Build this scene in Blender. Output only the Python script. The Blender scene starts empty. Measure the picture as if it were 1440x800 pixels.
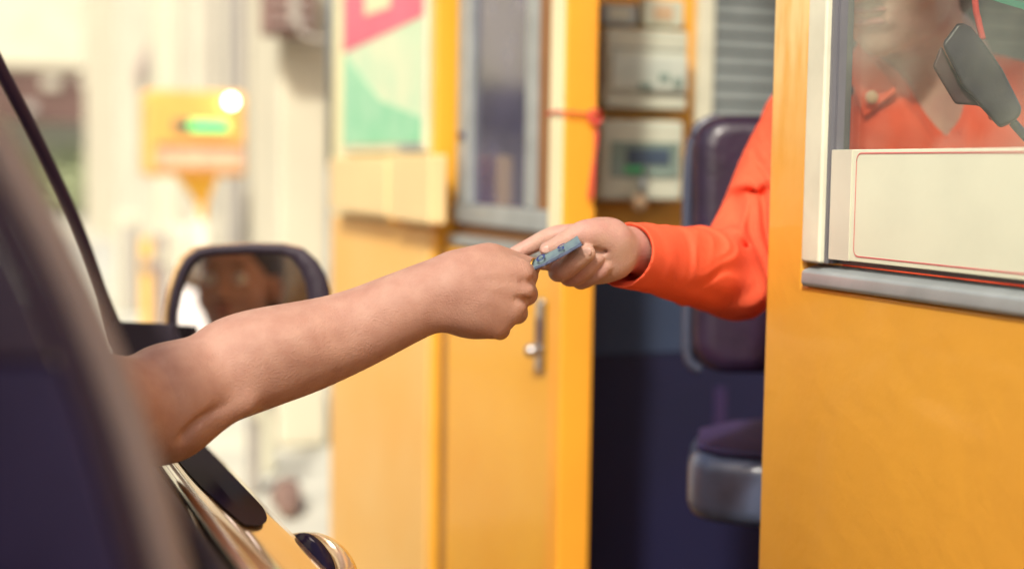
import bpy, bmesh, math, random
import numpy as np
import openvdb
from mathutils import Vector, Matrix, noise as mnoise
random.seed(7)
S = bpy.context.scene
COL = S.collection
PI = math.pi
# ------------------------------------------------------------------ camera
YAW = math.radians(22.05); PITCH = math.atan(163/2000); ROLL = 0.015
CAM = Vector((0, 0, 1.2))
F = Vector((math.sin(YAW)*math.cos(PITCH), math.cos(YAW)*math.cos(PITCH), -math.sin(PITCH)))
R0 = Vector((math.cos(YAW), -math.sin(YAW), 0)); U0 = R0.cross(F)
RC = R0*math.cos(ROLL) + U0*math.sin(ROLL); UC = U0*math.cos(ROLL) - R0*math.sin(ROLL)
cd = bpy.data.cameras.new('camera'); cam = bpy.data.objects.new('camera', cd); COL.objects.link(cam)
m = Matrix((RC, UC, -F)).transposed().to_4x4(); m.translation = CAM; cam.matrix_world = m
cd.lens = 50; cd.sensor_width = 36; cd.sensor_fit = 'HORIZONTAL'
cd.clip_start = .02; cd.clip_end = 4000
cd.dof.use_dof = True; cd.dof.focus_distance = 1.30; cd.dof.aperture_fstop = 2.2
S.camera = cam
def ray(px, py): return F + RC*((px-720)/2000) + UC*((400-py)/2000)
def at(px, py, d): return CAM + ray(px, py)*d                 # point at depth d
def atX(px, py, X): r = ray(px, py); return CAM + r*(X/r.x)   # point on a wall plane x = X
def atY(px, py, Y): r = ray(px, py); return CAM + r*(Y/r.y)
def atZ(px, py, Z): r = ray(px, py); return CAM + r*((Z-CAM.z)/r.z)

# ------------------------------------------------------------------ render / world / sun
S.view_settings.view_transform = 'Standard'; S.view_settings.look = 'None'; S.view_settings.exposure = 0
S.render.engine = 'CYCLES'; S.cycles.use_denoising = True
S.cycles.max_bounces = 10; S.cycles.transparent_max_bounces = 12; S.cycles.sample_clamp_indirect = 6
S.cycles.caustics_reflective = False; S.cycles.caustics_refractive = False
SUN = Vector((-.62, -.785, 0)).normalized(); EL = math.radians(43)
SUNV = Vector((SUN.x*math.cos(EL), SUN.y*math.cos(EL), math.sin(EL)))
w = bpy.data.worlds.new('World'); S.world = w; w.use_nodes = True
nt = w.node_tree; bg = nt.nodes['Background']
sky = nt.nodes.new('ShaderNodeTexSky'); sky.sky_type = 'NISHITA'; sky.sun_disc = False
sky.sun_elevation = EL; sky.sun_rotation = math.atan2(SUN.x, SUN.y)
sky.dust_density = 6; sky.air_density = 1.0; sky.ozone_density = .4
nt.links.new(sky.outputs[0], bg.inputs[0]); bg.inputs[1].default_value = .15
ld = bpy.data.lights.new('sun', 'SUN'); ld.energy = 3.9; ld.angle = math.radians(4); ld.color = (1, .95, .82)
sun = bpy.data.objects.new('sun', ld); COL.objects.link(sun)
sun.rotation_euler = (-SUNV).to_track_quat('-Z', 'Y').to_euler(); sun.location = (-5, -3, 8)

# ------------------------------------------------------------------ materials
def mat(name, col, rough=.5, metal=0, var=.08, scale=8, bump=0, bscale=60, coat=0, sss=0, spec=.5, emit=None, col2=None, stretch=(1,1,1), trans=0, aniso=None):
    M = bpy.data.materials.new(name); M.use_nodes = True
    n = M.node_tree; b = n.nodes['Principled BSDF']
    b.inputs['Roughness'].default_value = rough; b.inputs['Metallic'].default_value = metal
    b.inputs['Coat Weight'].default_value = coat; b.inputs['Coat Roughness'].default_value = .05
    b.inputs['Specular IOR Level'].default_value = spec
    tc = n.nodes.new('ShaderNodeTexCoord'); mp = n.nodes.new('ShaderNodeMapping')
    mp.inputs['Scale'].default_value = stretch
    n.links.new(tc.outputs['Object'], mp.inputs[0])
    no = n.nodes.new('ShaderNodeTexNoise'); no.inputs['Scale'].default_value = scale; no.inputs['Detail'].default_value = 6
    n.links.new(mp.outputs[0], no.inputs[0])
    mx = n.nodes.new('ShaderNodeMix'); mx.data_type = 'RGBA'
    c = Vector(col)
    c2 = Vector(col2) if col2 else c*(1-var*2.5)
    mx.inputs[6].default_value = (*(c*(1+var*.5) if not col2 else c), 1); mx.inputs[7].default_value = (*c2, 1)
    rp = n.nodes.new('ShaderNodeMapRange'); rp.inputs[1].default_value = .35; rp.inputs[2].default_value = .75
    n.links.new(no.outputs[0], rp.inputs[0]); n.links.new(rp.outputs[0], mx.inputs[0])
    n.links.new(mx.outputs[2], b.inputs['Base Color'])
    if rough > .05:
        rr = n.nodes.new('ShaderNodeMapRange'); rr.inputs[3].default_value = rough*.8; rr.inputs[4].default_value = min(1, rough*1.25)
        n.links.new(no.outputs[0], rr.inputs[0]); n.links.new(rr.outputs[0], b.inputs['Roughness'])
    if bump:
        nb = n.nodes.new('ShaderNodeTexNoise'); nb.inputs['Scale'].default_value = bscale; nb.inputs['Detail'].default_value = 5
        n.links.new(mp.outputs[0], nb.inputs[0])
        bp = n.nodes.new('ShaderNodeBump'); bp.inputs['Strength'].default_value = bump; bp.inputs['Distance'].default_value = .002
        n.links.new(nb.outputs[0], bp.inputs['Height']); n.links.new(bp.outputs[0], b.inputs['Normal'])
    if sss:
        b.inputs['Subsurface Weight'].default_value = sss; b.inputs['Subsurface Radius'].default_value = (1, .35, .2)
        b.inputs['Subsurface Scale'].default_value = .008
    if emit:
        b.inputs['Emission Color'].default_value = (*emit[0], 1); b.inputs['Emission Strength'].default_value = emit[1]
    if trans: b.inputs['Transmission Weight'].default_value = trans
    return M
def glass_mat(name, tint=(1,1,1), refl=.12, dirt_glare=.10, dirt_glare_col=(.75,.8,.7)):
    M = bpy.data.materials.new(name); M.use_nodes = True; n = M.node_tree; n.nodes.clear()
    out = n.nodes.new('ShaderNodeOutputMaterial'); tr = n.nodes.new('ShaderNodeBsdfTransparent'); tr.inputs[0].default_value = (*tint, 1)
    gl = n.nodes.new('ShaderNodeBsdfGlossy'); gl.inputs['Roughness'].default_value = .02
    lw = n.nodes.new('ShaderNodeLayerWeight'); lw.inputs[0].default_value = .15
    mr = n.nodes.new('ShaderNodeMapRange'); mr.inputs[3].default_value = refl; mr.inputs[4].default_value = min(1, refl+.35)
    n.links.new(lw.outputs['Fresnel'], mr.inputs[0])
    m1 = n.nodes.new('ShaderNodeMixShader'); n.links.new(mr.outputs[0], m1.inputs[0]); n.links.new(tr.outputs[0], m1.inputs[1]); n.links.new(gl.outputs[0], m1.inputs[2])
    df = n.nodes.new('ShaderNodeBsdfDiffuse'); df.inputs[0].default_value = (*dirt_glare_col, 1)
    tc = n.nodes.new('ShaderNodeTexCoord'); no = n.nodes.new('ShaderNodeTexNoise'); no.inputs['Scale'].default_value = 9; no.inputs['Detail'].default_value = 3
    n.links.new(tc.outputs['Object'], no.inputs[0])
    r2 = n.nodes.new('ShaderNodeMapRange'); r2.inputs[1].default_value = .42; r2.inputs[2].default_value = .68; r2.inputs[3].default_value = dirt_glare*.5; r2.inputs[4].default_value = dirt_glare*2.8  # pale smudges also stand in for soft reflections on the booth glass
    n.links.new(no.outputs[0], r2.inputs[0])
    m2 = n.nodes.new('ShaderNodeMixShader'); n.links.new(r2.outputs[0], m2.inputs[0]); n.links.new(m1.outputs[0], m2.inputs[1]); n.links.new(df.outputs[0], m2.inputs[2])
    n.links.new(m2.outputs[0], out.inputs[0]); return M
def scratch_white(name, col, edge):                             # chipped painted trim
    return mat(name, col, .4, var=.05, scale=20, bump=.3, bscale=80, col2=edge)

M = {}
M['skin'] = mat('skin', (.53,.305,.235), .50, var=.10, scale=55, bump=.5, bscale=620, sss=.10, spec=.4, col2=(.45,.235,.18))
M['skin_pale'] = mat('skin_pale', (.56,.36,.28), .45, var=.10, scale=30, bump=.40, bscale=480, sss=.12, spec=.4, col2=(.50,.25,.22))
M['nail'] = mat('nail', (.62,.40,.34), .2, var=.03)
M['lip'] = mat('lip', (.42,.13,.12), .35, var=.05)
M['hair'] = mat('hair', (.035,.025,.04), .4, var=.3, scale=60, bump=.8, bscale=150, stretch=(1,1,.15))
M['eye'] = mat('eye', (.8,.78,.74), .1, var=0); M['iris'] = mat('iris', (.03,.02,.02), .1, var=0)
M['orange'] = mat('orange_cloth', (.88,.135,.062), .8, var=.05, scale=14, bump=.35, bscale=900, spec=.15, col2=(.78,.095,.045))
M['orange_in'] = mat('orange_lining', (.40,.03,.03), .85, var=.1)
M['white_cloth'] = mat('white_cloth', (.62,.66,.68), .85, var=.05, bump=.3, bscale=600)
M['trousers'] = mat('trousers', (.03,.03,.08), .85)
M['yellow'] = mat('yellow_paint', (.84,.43,.035), .42, var=.04, scale=5, bump=.35, bscale=22, coat=.25, col2=(.80,.38,.03))
M['yellow_pale'] = mat('sunlit_yellow', (.86,.53,.17), .5, var=.04, scale=3, bump=.15, bscale=20, col2=(.84,.46,.11))  # pale yellow has the lane panel's sunlight painted in
M['cream'] = mat('cream_print_and_sunlit', (.86,.78,.50), .5, var=.03, scale=6)
M['yellow_dark'] = mat('orange_jamb_paint', (.72,.28,.05), .5, var=.08, scale=4)
M['yellow_in'] = mat('inner_yellow_paint', (.90,.45,.06), .5, var=.05, scale=3)
M['frame'] = mat('white_window_frame', (.70,.69,.54), .4, var=.05, scale=15, bump=.3, bscale=60)
M['alu'] = mat('grey_aluminium', (.38,.42,.43), .4, metal=.3, var=.08, scale=20, bump=.2, bscale=60)
M['alu_dark'] = mat('dark_gasket', (.16,.16,.18), .5, var=.1)
M['sign'] = mat('cream_sign', (.72,.75,.58), .45, var=.03, scale=12, bump=.08, bscale=90)
M['sign_edge'] = mat('sign_margin', (.66,.64,.52), .5, var=.04, scale=14)
M['red_line'] = mat('red_line', (.72,.09,.12), .5)
M['navy'] = mat('navy_plastic', (.030,.022,.085), .35, var=.15, coat=.2)
M['interior_navy'] = mat('navy_lining', (.010,.010,.045), .6, var=.15, scale=3)
M['floor_navy'] = mat('booth_floor', (.015,.013,.05), .7, var=.2)
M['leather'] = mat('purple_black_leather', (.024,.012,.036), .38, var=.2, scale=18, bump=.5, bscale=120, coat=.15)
M['leather_lit'] = mat('lit_seat_side', (.10,.13,.22), .32, var=.3, scale=10, bump=.4, bscale=30, coat=.3)  # blue grey highlight put into the seat leather's colour
M['steel'] = mat('steel', (.6,.6,.62), .25, metal=1, var=.05)
M['box_white'] = mat('pale_grey_plastic', (.60,.62,.50), .35, var=.05, coat=.2)
M['box_win'] = mat('box_window', (.22,.30,.26), .15, var=.15, scale=14, coat=.5)
M['box_dark'] = mat('box_breakers', (.06,.09,.14), .4)
M['green'] = mat('green_plastic', (.05,.45,.16), .4)
M['beige'] = mat('beige_tag', (.60,.42,.26), .5)
M['brown'] = mat('brown_board', (.30,.14,.05), .6, var=.15, scale=5)
M['window_dark'] = mat('dark_blue_pane', (.09,.085,.16), .12, var=.25, scale=6, coat=.6)
M['blind'] = mat('grey_blind', (.22,.25,.25), .6, var=.12, scale=10)
M['piping'] = mat('seat_piping', (.05,.06,.10), .35, coat=.2)
M['ledge_pale'] = mat('sunlit_ledge', (.84,.64,.33), .5, var=.04, scale=3)  # sunlight put into the ledge boxes' pale colour
M['red_string'] = mat('red_string', (.75,.08,.07), .8)
M['pink'] = mat('poster_pink', (.80,.14,.24), .4, var=.1, scale=4)
M['poster_green'] = mat('poster_green', (.22,.62,.38), .4, var=.1, scale=9, col2=(.42,.72,.5))
M['poster_pale'] = mat('poster_pale', (.70,.78,.55), .4, var=.1, scale=9, col2=(.50,.74,.52))
M['white'] = mat('white_paint', (.72,.69,.54), .5, var=.03)
M['scanner'] = mat('scanner_black_plastic', (.035,.03,.05), .35, var=.2, scale=30, bump=.2, bscale=200, coat=.2)
M['scanner2'] = mat('scanner_brown_plastic', (.09,.035,.04), .45, var=.2, scale=30)
M['note'] = mat('blue_banknote', (.12,.18,.23), .7, var=.25, scale=90, bump=.2, bscale=200, col2=(.20,.29,.29))
M['note_edge'] = mat('banknote_fold', (.10,.12,.22), .8, var=.3, scale=200)
M['note_ink'] = mat('banknote_ink', (.03,.05,.20), .7)
M['gold'] = mat('gold', (.85,.5,.12), .25, metal=1)
M['booth_tinted_paint'] = mat('booth_tinted_paint', (.76,.46,.20), .20, metal=.35, var=.02, coat=1)  # orange reflection of the booth mixed into the body colour
M['car_black'] = mat('black_trim_and_reflection', (.014,.009,.028), .22, var=.1, coat=.0, spec=.5); M['car_black'].node_tree.nodes['Principled BSDF'].inputs['IOR'].default_value = 1.03
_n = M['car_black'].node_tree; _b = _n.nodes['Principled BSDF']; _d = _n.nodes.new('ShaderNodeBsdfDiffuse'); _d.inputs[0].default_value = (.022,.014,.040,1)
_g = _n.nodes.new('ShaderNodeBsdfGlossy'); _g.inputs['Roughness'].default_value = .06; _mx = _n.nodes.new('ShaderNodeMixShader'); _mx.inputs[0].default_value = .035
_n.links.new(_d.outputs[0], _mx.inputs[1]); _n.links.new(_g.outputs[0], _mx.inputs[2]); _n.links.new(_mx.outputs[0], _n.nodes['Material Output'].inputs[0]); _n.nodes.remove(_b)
M['car_matte'] = mat('matte_black_trim', (.020,.010,.024), .65, var=.15)
M['chrome'] = mat('chrome', (.75,.74,.76), .12, metal=1, var=.02)
M['pillar'] = mat('pillar_trim', (.045,.024,.062), .5, var=.12, scale=4)
M['pillar_edge'] = mat('pillar_edge_sheen', (.34,.27,.26), .35, var=.12, scale=4)  # pale colour stands in for the reflection along the pillar edge
M['car_in'] = mat('car_inner_trim', (.032,.020,.095), .6, var=.2)
M['mirror'] = mat('mirror_glass', (.85,.83,.85), .015, metal=1, var=0)
M['rubber'] = mat('tyre_rubber', (.03,.03,.04), .8)
M['led'] = mat('green_led', (.05,.5,.15), .4, emit=((.04,1,.28), 1.6))
M['lamp'] = mat('lit_lamp', (.9,.95,.8), .4, emit=((.75,1,.72), 14))
M['led_off'] = mat('led_dark', (.10,.16,.13), .4)
M['sign_orange'] = mat('sign_orange', (.90,.46,.12), .5, var=.05)
M['concrete'] = mat('pale_concrete', (.50,.49,.43), .8, var=.10, scale=1.2, bump=.3, bscale=30)
M['kerb'] = mat('kerb_stone', (.60,.59,.50), .8, var=.1, scale=4)
M['haze_brown'] = mat('far_facade', (.15,.085,.07), .7, var=.2, scale=.4)
M['greyw'] = mat('grey_wall', (.62,.56,.45), .7, var=.05)
M['louvre'] = mat('brown_louvre', (.26,.14,.12), .6, var=.2)
M['leaf'] = mat('leaf', (.22,.30,.10), .6, var=.3, scale=3)
M['bark'] = mat('bark', (.18,.12,.08), .8)
M['glass'] = glass_mat('booth_glass', (.97,.98,.95), .05, .055, (.72,.80,.66))
M['glass_edge'] = mat('green_glass_edge', (.08,.42,.30), .2, var=.1)
M['car_glass'] = glass_mat('car_glass', (.9,.93,.9), .05, .02)

# ------------------------------------------------------------------ mesh helpers
def link(o, parent=None):
    COL.objects.link(o)
    if parent is not None: o.parent = parent
    return o
def obj(name, bm, m, parent=None, smooth=False, bevel=0, seg=2):
    me = bpy.data.meshes.new(name); bmesh.ops.recalc_face_normals(bm, faces=bm.faces[:]); bm.to_mesh(me); bm.free()
    for mm in (m if isinstance(m, (list, tuple)) else [m]): me.materials.append(mm)
    if smooth:
        for p in me.polygons: p.use_smooth = True
    o = link(bpy.data.objects.new(name, me), parent)
    if parent is not None: o.matrix_parent_inverse = Matrix.Translation(-parent.location)
    if bevel:
        b = o.modifiers.new('bevel', 'BEVEL'); b.width = bevel; b.segments = seg; b.limit_method = 'ANGLE'; b.angle_limit = math.radians(35)
        for p in me.polygons: p.use_smooth = True
        try:
            wn = o.modifiers.new('wn', 'WEIGHTED_NORMAL'); wn.keep_sharp = True
        except Exception: pass
    return o
def empty(name, loc, label=None, cat=None, group=None):
    o = bpy.data.objects.new(name, None); COL.objects.link(o); o.location = loc; o.empty_display_size = .05
    tag(o, label, cat, group); return o
def tag(o, label=None, cat=None, group=None, kind=None):
    if label: o['label'] = label
    if cat: o['category'] = cat
    if group: o['group'] = group
    if kind: o['kind'] = kind
    return o
def box(bm, a, b, mi=0):
    x0,x1 = sorted((a[0],b[0])); y0,y1 = sorted((a[1],b[1])); z0,z1 = sorted((a[2],b[2]))
    v = [bm.verts.new((x,y,z)) for x in (x0,x1) for y in (y0,y1) for z in (z0,z1)]
    for f in ((0,1,3,2),(4,6,7,5),(0,4,5,1),(2,3,7,6),(0,2,6,4),(1,5,7,3)):
        fc = bm.faces.new([v[i] for i in f]); fc.material_index = mi
    return v
def bx(name, a, b, m, parent=None, bevel=0):
    bm = bmesh.new(); box(bm, a, b); return obj(name, bm, m, parent, bevel=bevel)
def prism(bm, pts, ext, mi=0):                                  # polygon (3d points) swept along ext
    n = len(pts); A = [bm.verts.new(p) for p in pts]; B = [bm.verts.new(Vector(p)+Vector(ext)) for p in pts]
    fs = [bm.faces.new(A), bm.faces.new(B[::-1])]
    for i in range(n): fs.append(bm.faces.new((A[i], B[i], B[(i+1)%n], A[(i+1)%n])))
    for f in fs: f.material_index = mi
def prism_o(name, pts, ext, m, parent=None, bevel=0, smooth=False):
    bm = bmesh.new(); prism(bm, pts, ext); return obj(name, bm, m, parent, bevel=bevel, smooth=smooth)
def tube(bm, pts, r, seg=10, caps=True):
    pts = [Vector(p) for p in pts]; rs = r if isinstance(r, (list, tuple)) else [r]*len(pts)
    rings = []; up = Vector((0,0,1))
    for i, p in enumerate(pts):
        t = (pts[min(i+1, len(pts)-1)] - pts[max(i-1, 0)]).normalized()
        if abs(t.dot(up)) > .95: up2 = Vector((1,0,0))
        else: up2 = up
        a = t.cross(up2).normalized(); b = t.cross(a).normalized()
        rings.append([bm.verts.new(p + (a*math.cos(2*PI*k/seg) + b*math.sin(2*PI*k/seg))*rs[i]) for k in range(seg)])
    for i in range(len(rings)-1):
        for k in range(seg):
            try: bm.faces.new((rings[i][k], rings[i][(k+1)%seg], rings[i+1][(k+1)%seg], rings[i+1][k]))
            except ValueError: pass
    if caps:
        bm.faces.new(rings[0][::-1]); bm.faces.new(rings[-1])
def tube_o(name, pts, r, m, parent=None, seg=12):
    bm = bmesh.new(); tube(bm, pts, r, seg); return obj(name, bm, m, parent, smooth=True)
def smoothpts(pts, n=6):                                        # catmull-rom
    pts = [Vector(p) for p in pts]; P = [pts[0]] + pts + [pts[-1]]; out = []
    for i in range(1, len(P)-2):
        for k in range(n):
            t = k/n; a,b,c,d = P[i-1],P[i],P[i+1],P[i+2]
            out.append(.5*((2*b)+(c-a)*t+(2*a-5*b+4*c-d)*t*t+(3*b-a-3*c+d)*t**3))
    out.append(pts[-1]); return out

# ------------------------------------------------------------------ organic surfaces from a distance field
class Body:
    def __init__(s): s.p = []
    def cap(s, a, b, ra, rb=None, k=.008, sub=False, sc=None):
        s.p.append(('c', np.array(a), np.array(b), ra, ra if rb is None else rb, k, sub)); return s
    def chain(s, pts, k=.008, sub=False, n=5):                  # [(point, radius), ...] one limb with a smooth spine
        P = [np.array([*p, r], dtype=float) for p, r in pts]; Q = [P[0]]+P+[P[-1]]; out = []
        for i in range(1, len(Q)-2):
            for j in range(n):
                t = j/n; a,b,c,d = Q[i-1],Q[i],Q[i+1],Q[i+2]
                out.append(.5*((2*b)+(c-a)*t+(2*a-5*b+4*c-d)*t*t+(3*b-a-3*c+d)*t**3))
        out.append(P[-1]); A = np.array(out); r = A[:,3].max()
        s.p.append(('h', A[:,:3].min(0), A[:,:3].max(0), r, r, k, sub, A)); return s
    def ell(s, c, r, ax=None, k=.01, sub=False):
        s.p.append(('e', np.array(c), np.array(r, dtype=float), np.eye(3) if ax is None else np.array(ax), 0, k, sub)); return s
    def bounds(s):
        lo = np.full(3, 1e9); hi = -lo
        for q in s.p:
            if q[6]: continue
            if q[0] in 'ch':
                r = max(q[3], q[4]); lo = np.minimum(lo, np.minimum(q[1], q[2])-r); hi = np.maximum(hi, np.maximum(q[1], q[2])+r)
            else:
                r = q[2].max(); lo = np.minimum(lo, q[1]-r); hi = np.maximum(hi, q[1]+r)
        return lo, hi
    def mesh(s, h, warp=None):
        lo, hi = s.bounds(); lo = lo-6*h-.01; hi = hi+6*h+.01
        n = np.ceil((hi-lo)/h).astype(int); G = np.full(n, .5, dtype=np.float32)
        for q in s.p:
            k = q[5]; mg = k+5*h+.012
            if q[0] in 'ch':
                r = max(q[3], q[4]); a = np.minimum(q[1], q[2])-r-mg; b = np.maximum(q[1], q[2])+r+mg
            else: r = q[2].max(); a = q[1]-r-mg; b = q[1]+r+mg
            i0 = np.clip(((a-lo)/h).astype(int), 0, n); i1 = np.clip(((b-lo)/h).astype(int)+1, 0, n)
            if (i1 <= i0).any(): continue
            X = (lo[0]+np.arange(i0[0], i1[0])*h)[:,None,None]; Y = (lo[1]+np.arange(i0[1], i1[1])*h)[None,:,None]; Z = (lo[2]+np.arange(i0[2], i1[2])*h)[None,None,:]
            if q[0] == 'h':
                D = None
                for A, B in zip(q[7], q[7][1:]):
                    d = B[:3]-A[:3]; L2 = max(float(d@d), 1e-12)
                    t = np.clip(((X-A[0])*d[0]+(Y-A[1])*d[1]+(Z-A[2])*d[2])/L2, 0, 1)
                    e = np.sqrt((X-A[0]-t*d[0])**2+(Y-A[1]-t*d[1])**2+(Z-A[2]-t*d[2])**2) - (A[3]+(B[3]-A[3])*t)
                    D = e if D is None else np.minimum(D, e)
            elif q[0] == 'c':
                A, B, ra, rb = q[1], q[2], q[3], q[4]; d = B-A; L2 = max(float(d@d), 1e-12)
                t = np.clip(((X-A[0])*d[0]+(Y-A[1])*d[1]+(Z-A[2])*d[2])/L2, 0, 1)
                D = np.sqrt((X-A[0]-t*d[0])**2+(Y-A[1]-t*d[1])**2+(Z-A[2]-t*d[2])**2) - (ra+(rb-ra)*t)
            else:
                C, Rr, ax = q[1], q[2], q[3]
                loc = [((X-C[0])*ax[j][0]+(Y-C[1])*ax[j][1]+(Z-C[2])*ax[j][2])/Rr[j] for j in range(3)]
                k0 = np.sqrt(loc[0]**2+loc[1]**2+loc[2]**2); k1 = np.sqrt(sum((loc[j]/Rr[j])**2 for j in range(3)))+1e-6
                D = k0*(k0-1)/k1
            sl = (slice(i0[0], i1[0]), slice(i0[1], i1[1]), slice(i0[2], i1[2])); g = G[sl]
            if q[6]:
                hh = np.maximum(k-np.abs(g+D), 0)/k; G[sl] = np.maximum(g, -D)+hh*hh*k*.25
            else:
                hh = np.maximum(k-np.abs(g-D), 0)/k; G[sl] = np.minimum(g, D)-hh*hh*k*.25
        g = openvdb.FloatGrid(.5); g.copyFromArray(G)
        P, T, Q = g.convertToPolygons(isovalue=0, adaptivity=0)
        P = np.array(P)*h+lo
        if warp is not None: P = warp(P)
        return P, [tuple(int(i) for i in f) for f in Q] + [tuple(int(i) for i in f) for f in T]
def organic(name, bodies, m, parent=None, smooth_it=4, warp=None):
    V = []; Fc = []
    for b, h in bodies:
        P, fs = b.mesh(h, warp); o0 = len(V); V += P.tolist(); Fc += [tuple(i+o0 for i in f) for f in fs]
    me = bpy.data.meshes.new(name); me.from_pydata(V, [], Fc); me.update()
    bm = bmesh.new(); bm.from_mesh(me); bmesh.ops.recalc_face_normals(bm, faces=bm.faces[:])
    bm.to_mesh(me); bm.free()
    for p in me.polygons: p.use_smooth = True
    me.materials.append(m)
    o = link(bpy.data.objects.new(name, me), parent)
    if parent is not None: o.matrix_parent_inverse = Matrix.Translation(-parent.location)
    if smooth_it:
        s = o.modifiers.new('smooth', 'SMOOTH'); s.factor = .5; s.iterations = smooth_it
    return o
def frame3(fwd, up=Vector((0,0,1))):                            # rows: side, forward, up
    f = Vector(fwd).normalized(); x = f.cross(up).normalized(); u = x.cross(f)
    return [x, f, u]
def head(B, c, fr, s=1.0, neck=None):
    x, f, u = fr
    P = lambda a, b, d: Vector(c)+(x*a+f*b+u*d)*s
    ax = [list(x), list(f), list(u)]
    B.ell(P(0,-.012,.03), [.076*s,.096*s,.086*s], ax)
    B.ell(P(0,.025,-.03), [.062*s,.068*s,.075*s], ax, k=.02)
    B.ell(P(0,.038,-.072), [.046*s,.046*s,.034*s], ax, k=.02)
    B.ell(P(0,.073,-.094), [.018*s,.015*s,.016*s], ax, k=.015)
    B.cap(P(-.038,.076,.024), P(.038,.076,.024), .011*s, k=.012)
    for sg in (-1, 1):
        B.ell(P(sg*.04,.06,-.035), [.024*s]*3, ax, k=.02)
        B.ell(P(sg*.032,.100,.002), [.019*s,.015*s,.013*s], ax, k=.012, sub=True)
        B.ell(P(sg*.079,-.008,-.012), [.010*s,.020*s,.032*s], ax, k=.006)
        B.cap(P(sg*.084,-.004,.0), P(sg*.084,-.006,-.022), .004*s, k=.003, sub=True)
        B.ell(P(sg*.0125,.100,-.040), [.0085*s,.010*s,.008*s], ax, k=.006)
        B.ell(P(sg*.006,.106,-.047), [.003*s]*3, ax, k=.002, sub=True)
    B.chain([(P(0,.088,.012), .007*s), (P(0,.103,-.022), .009*s), (P(0,.108,-.036), .0115*s)], k=.008)
    B.cap(P(-.022,.084,-.060), P(0,.094,-.057), .0045*s, .0062*s, k=.005); B.cap(P(.022,.084,-.060), P(0,.094,-.057), .0045*s, .0062*s, k=.005)
    B.cap(P(-.017,.086,-.071), P(.017,.086,-.071), .0068*s, k=.006)
    B.cap(P(-.024,.090,-.0645), P(0,.102,-.0640), .0016*s, k=.002, sub=True); B.cap(P(.024,.090,-.0645), P(0,.102,-.0640), .0016*s, k=.002, sub=True)
    B.cap(P(-.012,.100,-.083), P(.012,.100,-.083), .006*s, k=.008, sub=True)
    if neck: B.chain([(P(0,-.018,-.05), .050*s)] + neck, k=.025)
    return P
def head_extras(P, fr, parent, s=1.0, long=False):
    x, f, u = fr; ax = [list(x), list(f), list(u)]
    H = Body(); H.ell(P(0,-.022,.042), [.084*s,.100*s,.090*s], ax)
    H.ell(P(0,-.060,-.02), [.078*s,.058*s,.075*s], ax, k=.03)
    H.ell(P(0,.075,-.028), [.080*s,.060*s,.062*s], ax, k=.02, sub=True)
    for sg in (-1, 1): H.ell(P(sg*.085,.010,-.03), [.03*s,.03*s,.045*s], ax, k=.01, sub=True)
    organic('hair', [(H, .003)], M['hair'], parent)
    for sg in (-1, 1):
        B = Body(); B.ell(P(sg*.031,.0785,.001), [.0125*s]*3, ax); e = organic('eye', [(B, .0012)], M['eye'], parent, 2)
        B = Body(); B.ell(P(sg*.031,.0875,.001), [.0055*s,.004*s,.0055*s], ax); organic('iris', [(B, .0008)], M['iris'], e, 2)
        e['label'] = None; del e['label']
        B = Body(); B.chain([(P(sg*.016,.088,.020), .0022), (P(sg*.032,.0885,.025), .0026), (P(sg*.046,.078,.021), .0016)], k=.003)
        organic('eyebrow', [(B, .0008)], M['hair'], parent, 2)
    B = Body(); B.ell(P(0,.0925,-.0575), [.019*s,.0075*s,.0045*s], ax, k=.003); B.ell(P(0,.0895,-.0705), [.017*s,.0075*s,.0055*s], ax, k=.003)
    B.cap(P(-.024,.098,-.0642), P(.024,.098,-.0642), .0012, k=.001, sub=True)
    organic('lips', [(B, .0008)], M['lip'], parent, 2)
# ================================================================== SETTING
def sheet(name, x0, x1, y0, y1, z, m):
    bm = bmesh.new(); bm.faces.new([bm.verts.new(p) for p in ((x0,y0,z),(x1,y0,z),(x1,y1,z),(x0,y1,z))]); return obj(name, bm, m)
tag(sheet('ground', -800, 800, -800, 1500, 0, M['concrete']), kind='structure')
tag(bx('traffic_island', (.72,-4,.002), (2.6,16,.18), M['kerb'], bevel=.02), kind='structure')
for x in (-1.75,):
    bm = bmesh.new()
    for k in range(12): box(bm, (x-.06, -6+k*5, .004), (x+.06, -3.5+k*5, .008))
    tag(obj('lane_marking', bm, M['white']), kind='structure')
tag(bx('opposite_island', (-4.3,-4,.002), (-2.9,16,.18), M['kerb'], bevel=.02), kind='structure')

# ================================================================== NEAR BOOTH
XB = .80; YE = 1.272
bt = empty('toll_booth', (1.4,.8,.18), 'near yellow toll booth with the cashier seated behind its white framed window', 'toll booth')
T = .05
WY0, WY1, WZ0, WZ1 = .02, 1.203, 1.090, 1.80
bm = bmesh.new()
# front wall as one welded shell with its window opening
ys = [-.45, WY0, WY1, YE]; zs = [.18, WZ0, WZ1, 2.55]
def wall_shell(bm, X, T, ys, zs, hole):
    V = {}
    def v(i,j,s):
        if (i,j,s) not in V: V[(i,j,s)] = bm.verts.new((X+s*T, ys[i], zs[j]))
        return V[(i,j,s)]
    ni, nj = len(ys)-1, len(zs)-1
    for i in range(ni):
        for j in range(nj):
            if (i,j) in hole: continue
            for s in (0,1): bm.faces.new((v(i,j,s), v(i+1,j,s), v(i+1,j+1,s), v(i,j+1,s)))
            for (di,dj,a,b) in ((-1,0,(i,j),(i,j+1)),(1,0,(i+1,j),(i+1,j+1)),(0,-1,(i,j),(i+1,j)),(0,1,(i,j+1),(i+1,j+1))):
                n2 = (i+di, j+dj)
                if n2[0] < 0 or n2[0] >= ni or n2[1] < 0 or n2[1] >= nj or n2 in hole:
                    bm.faces.new((v(*a,0), v(*b,0), v(*b,1), v(*a,1)))
wall_shell(bm, XB, T, ys, zs, {(1,1)})
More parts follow.
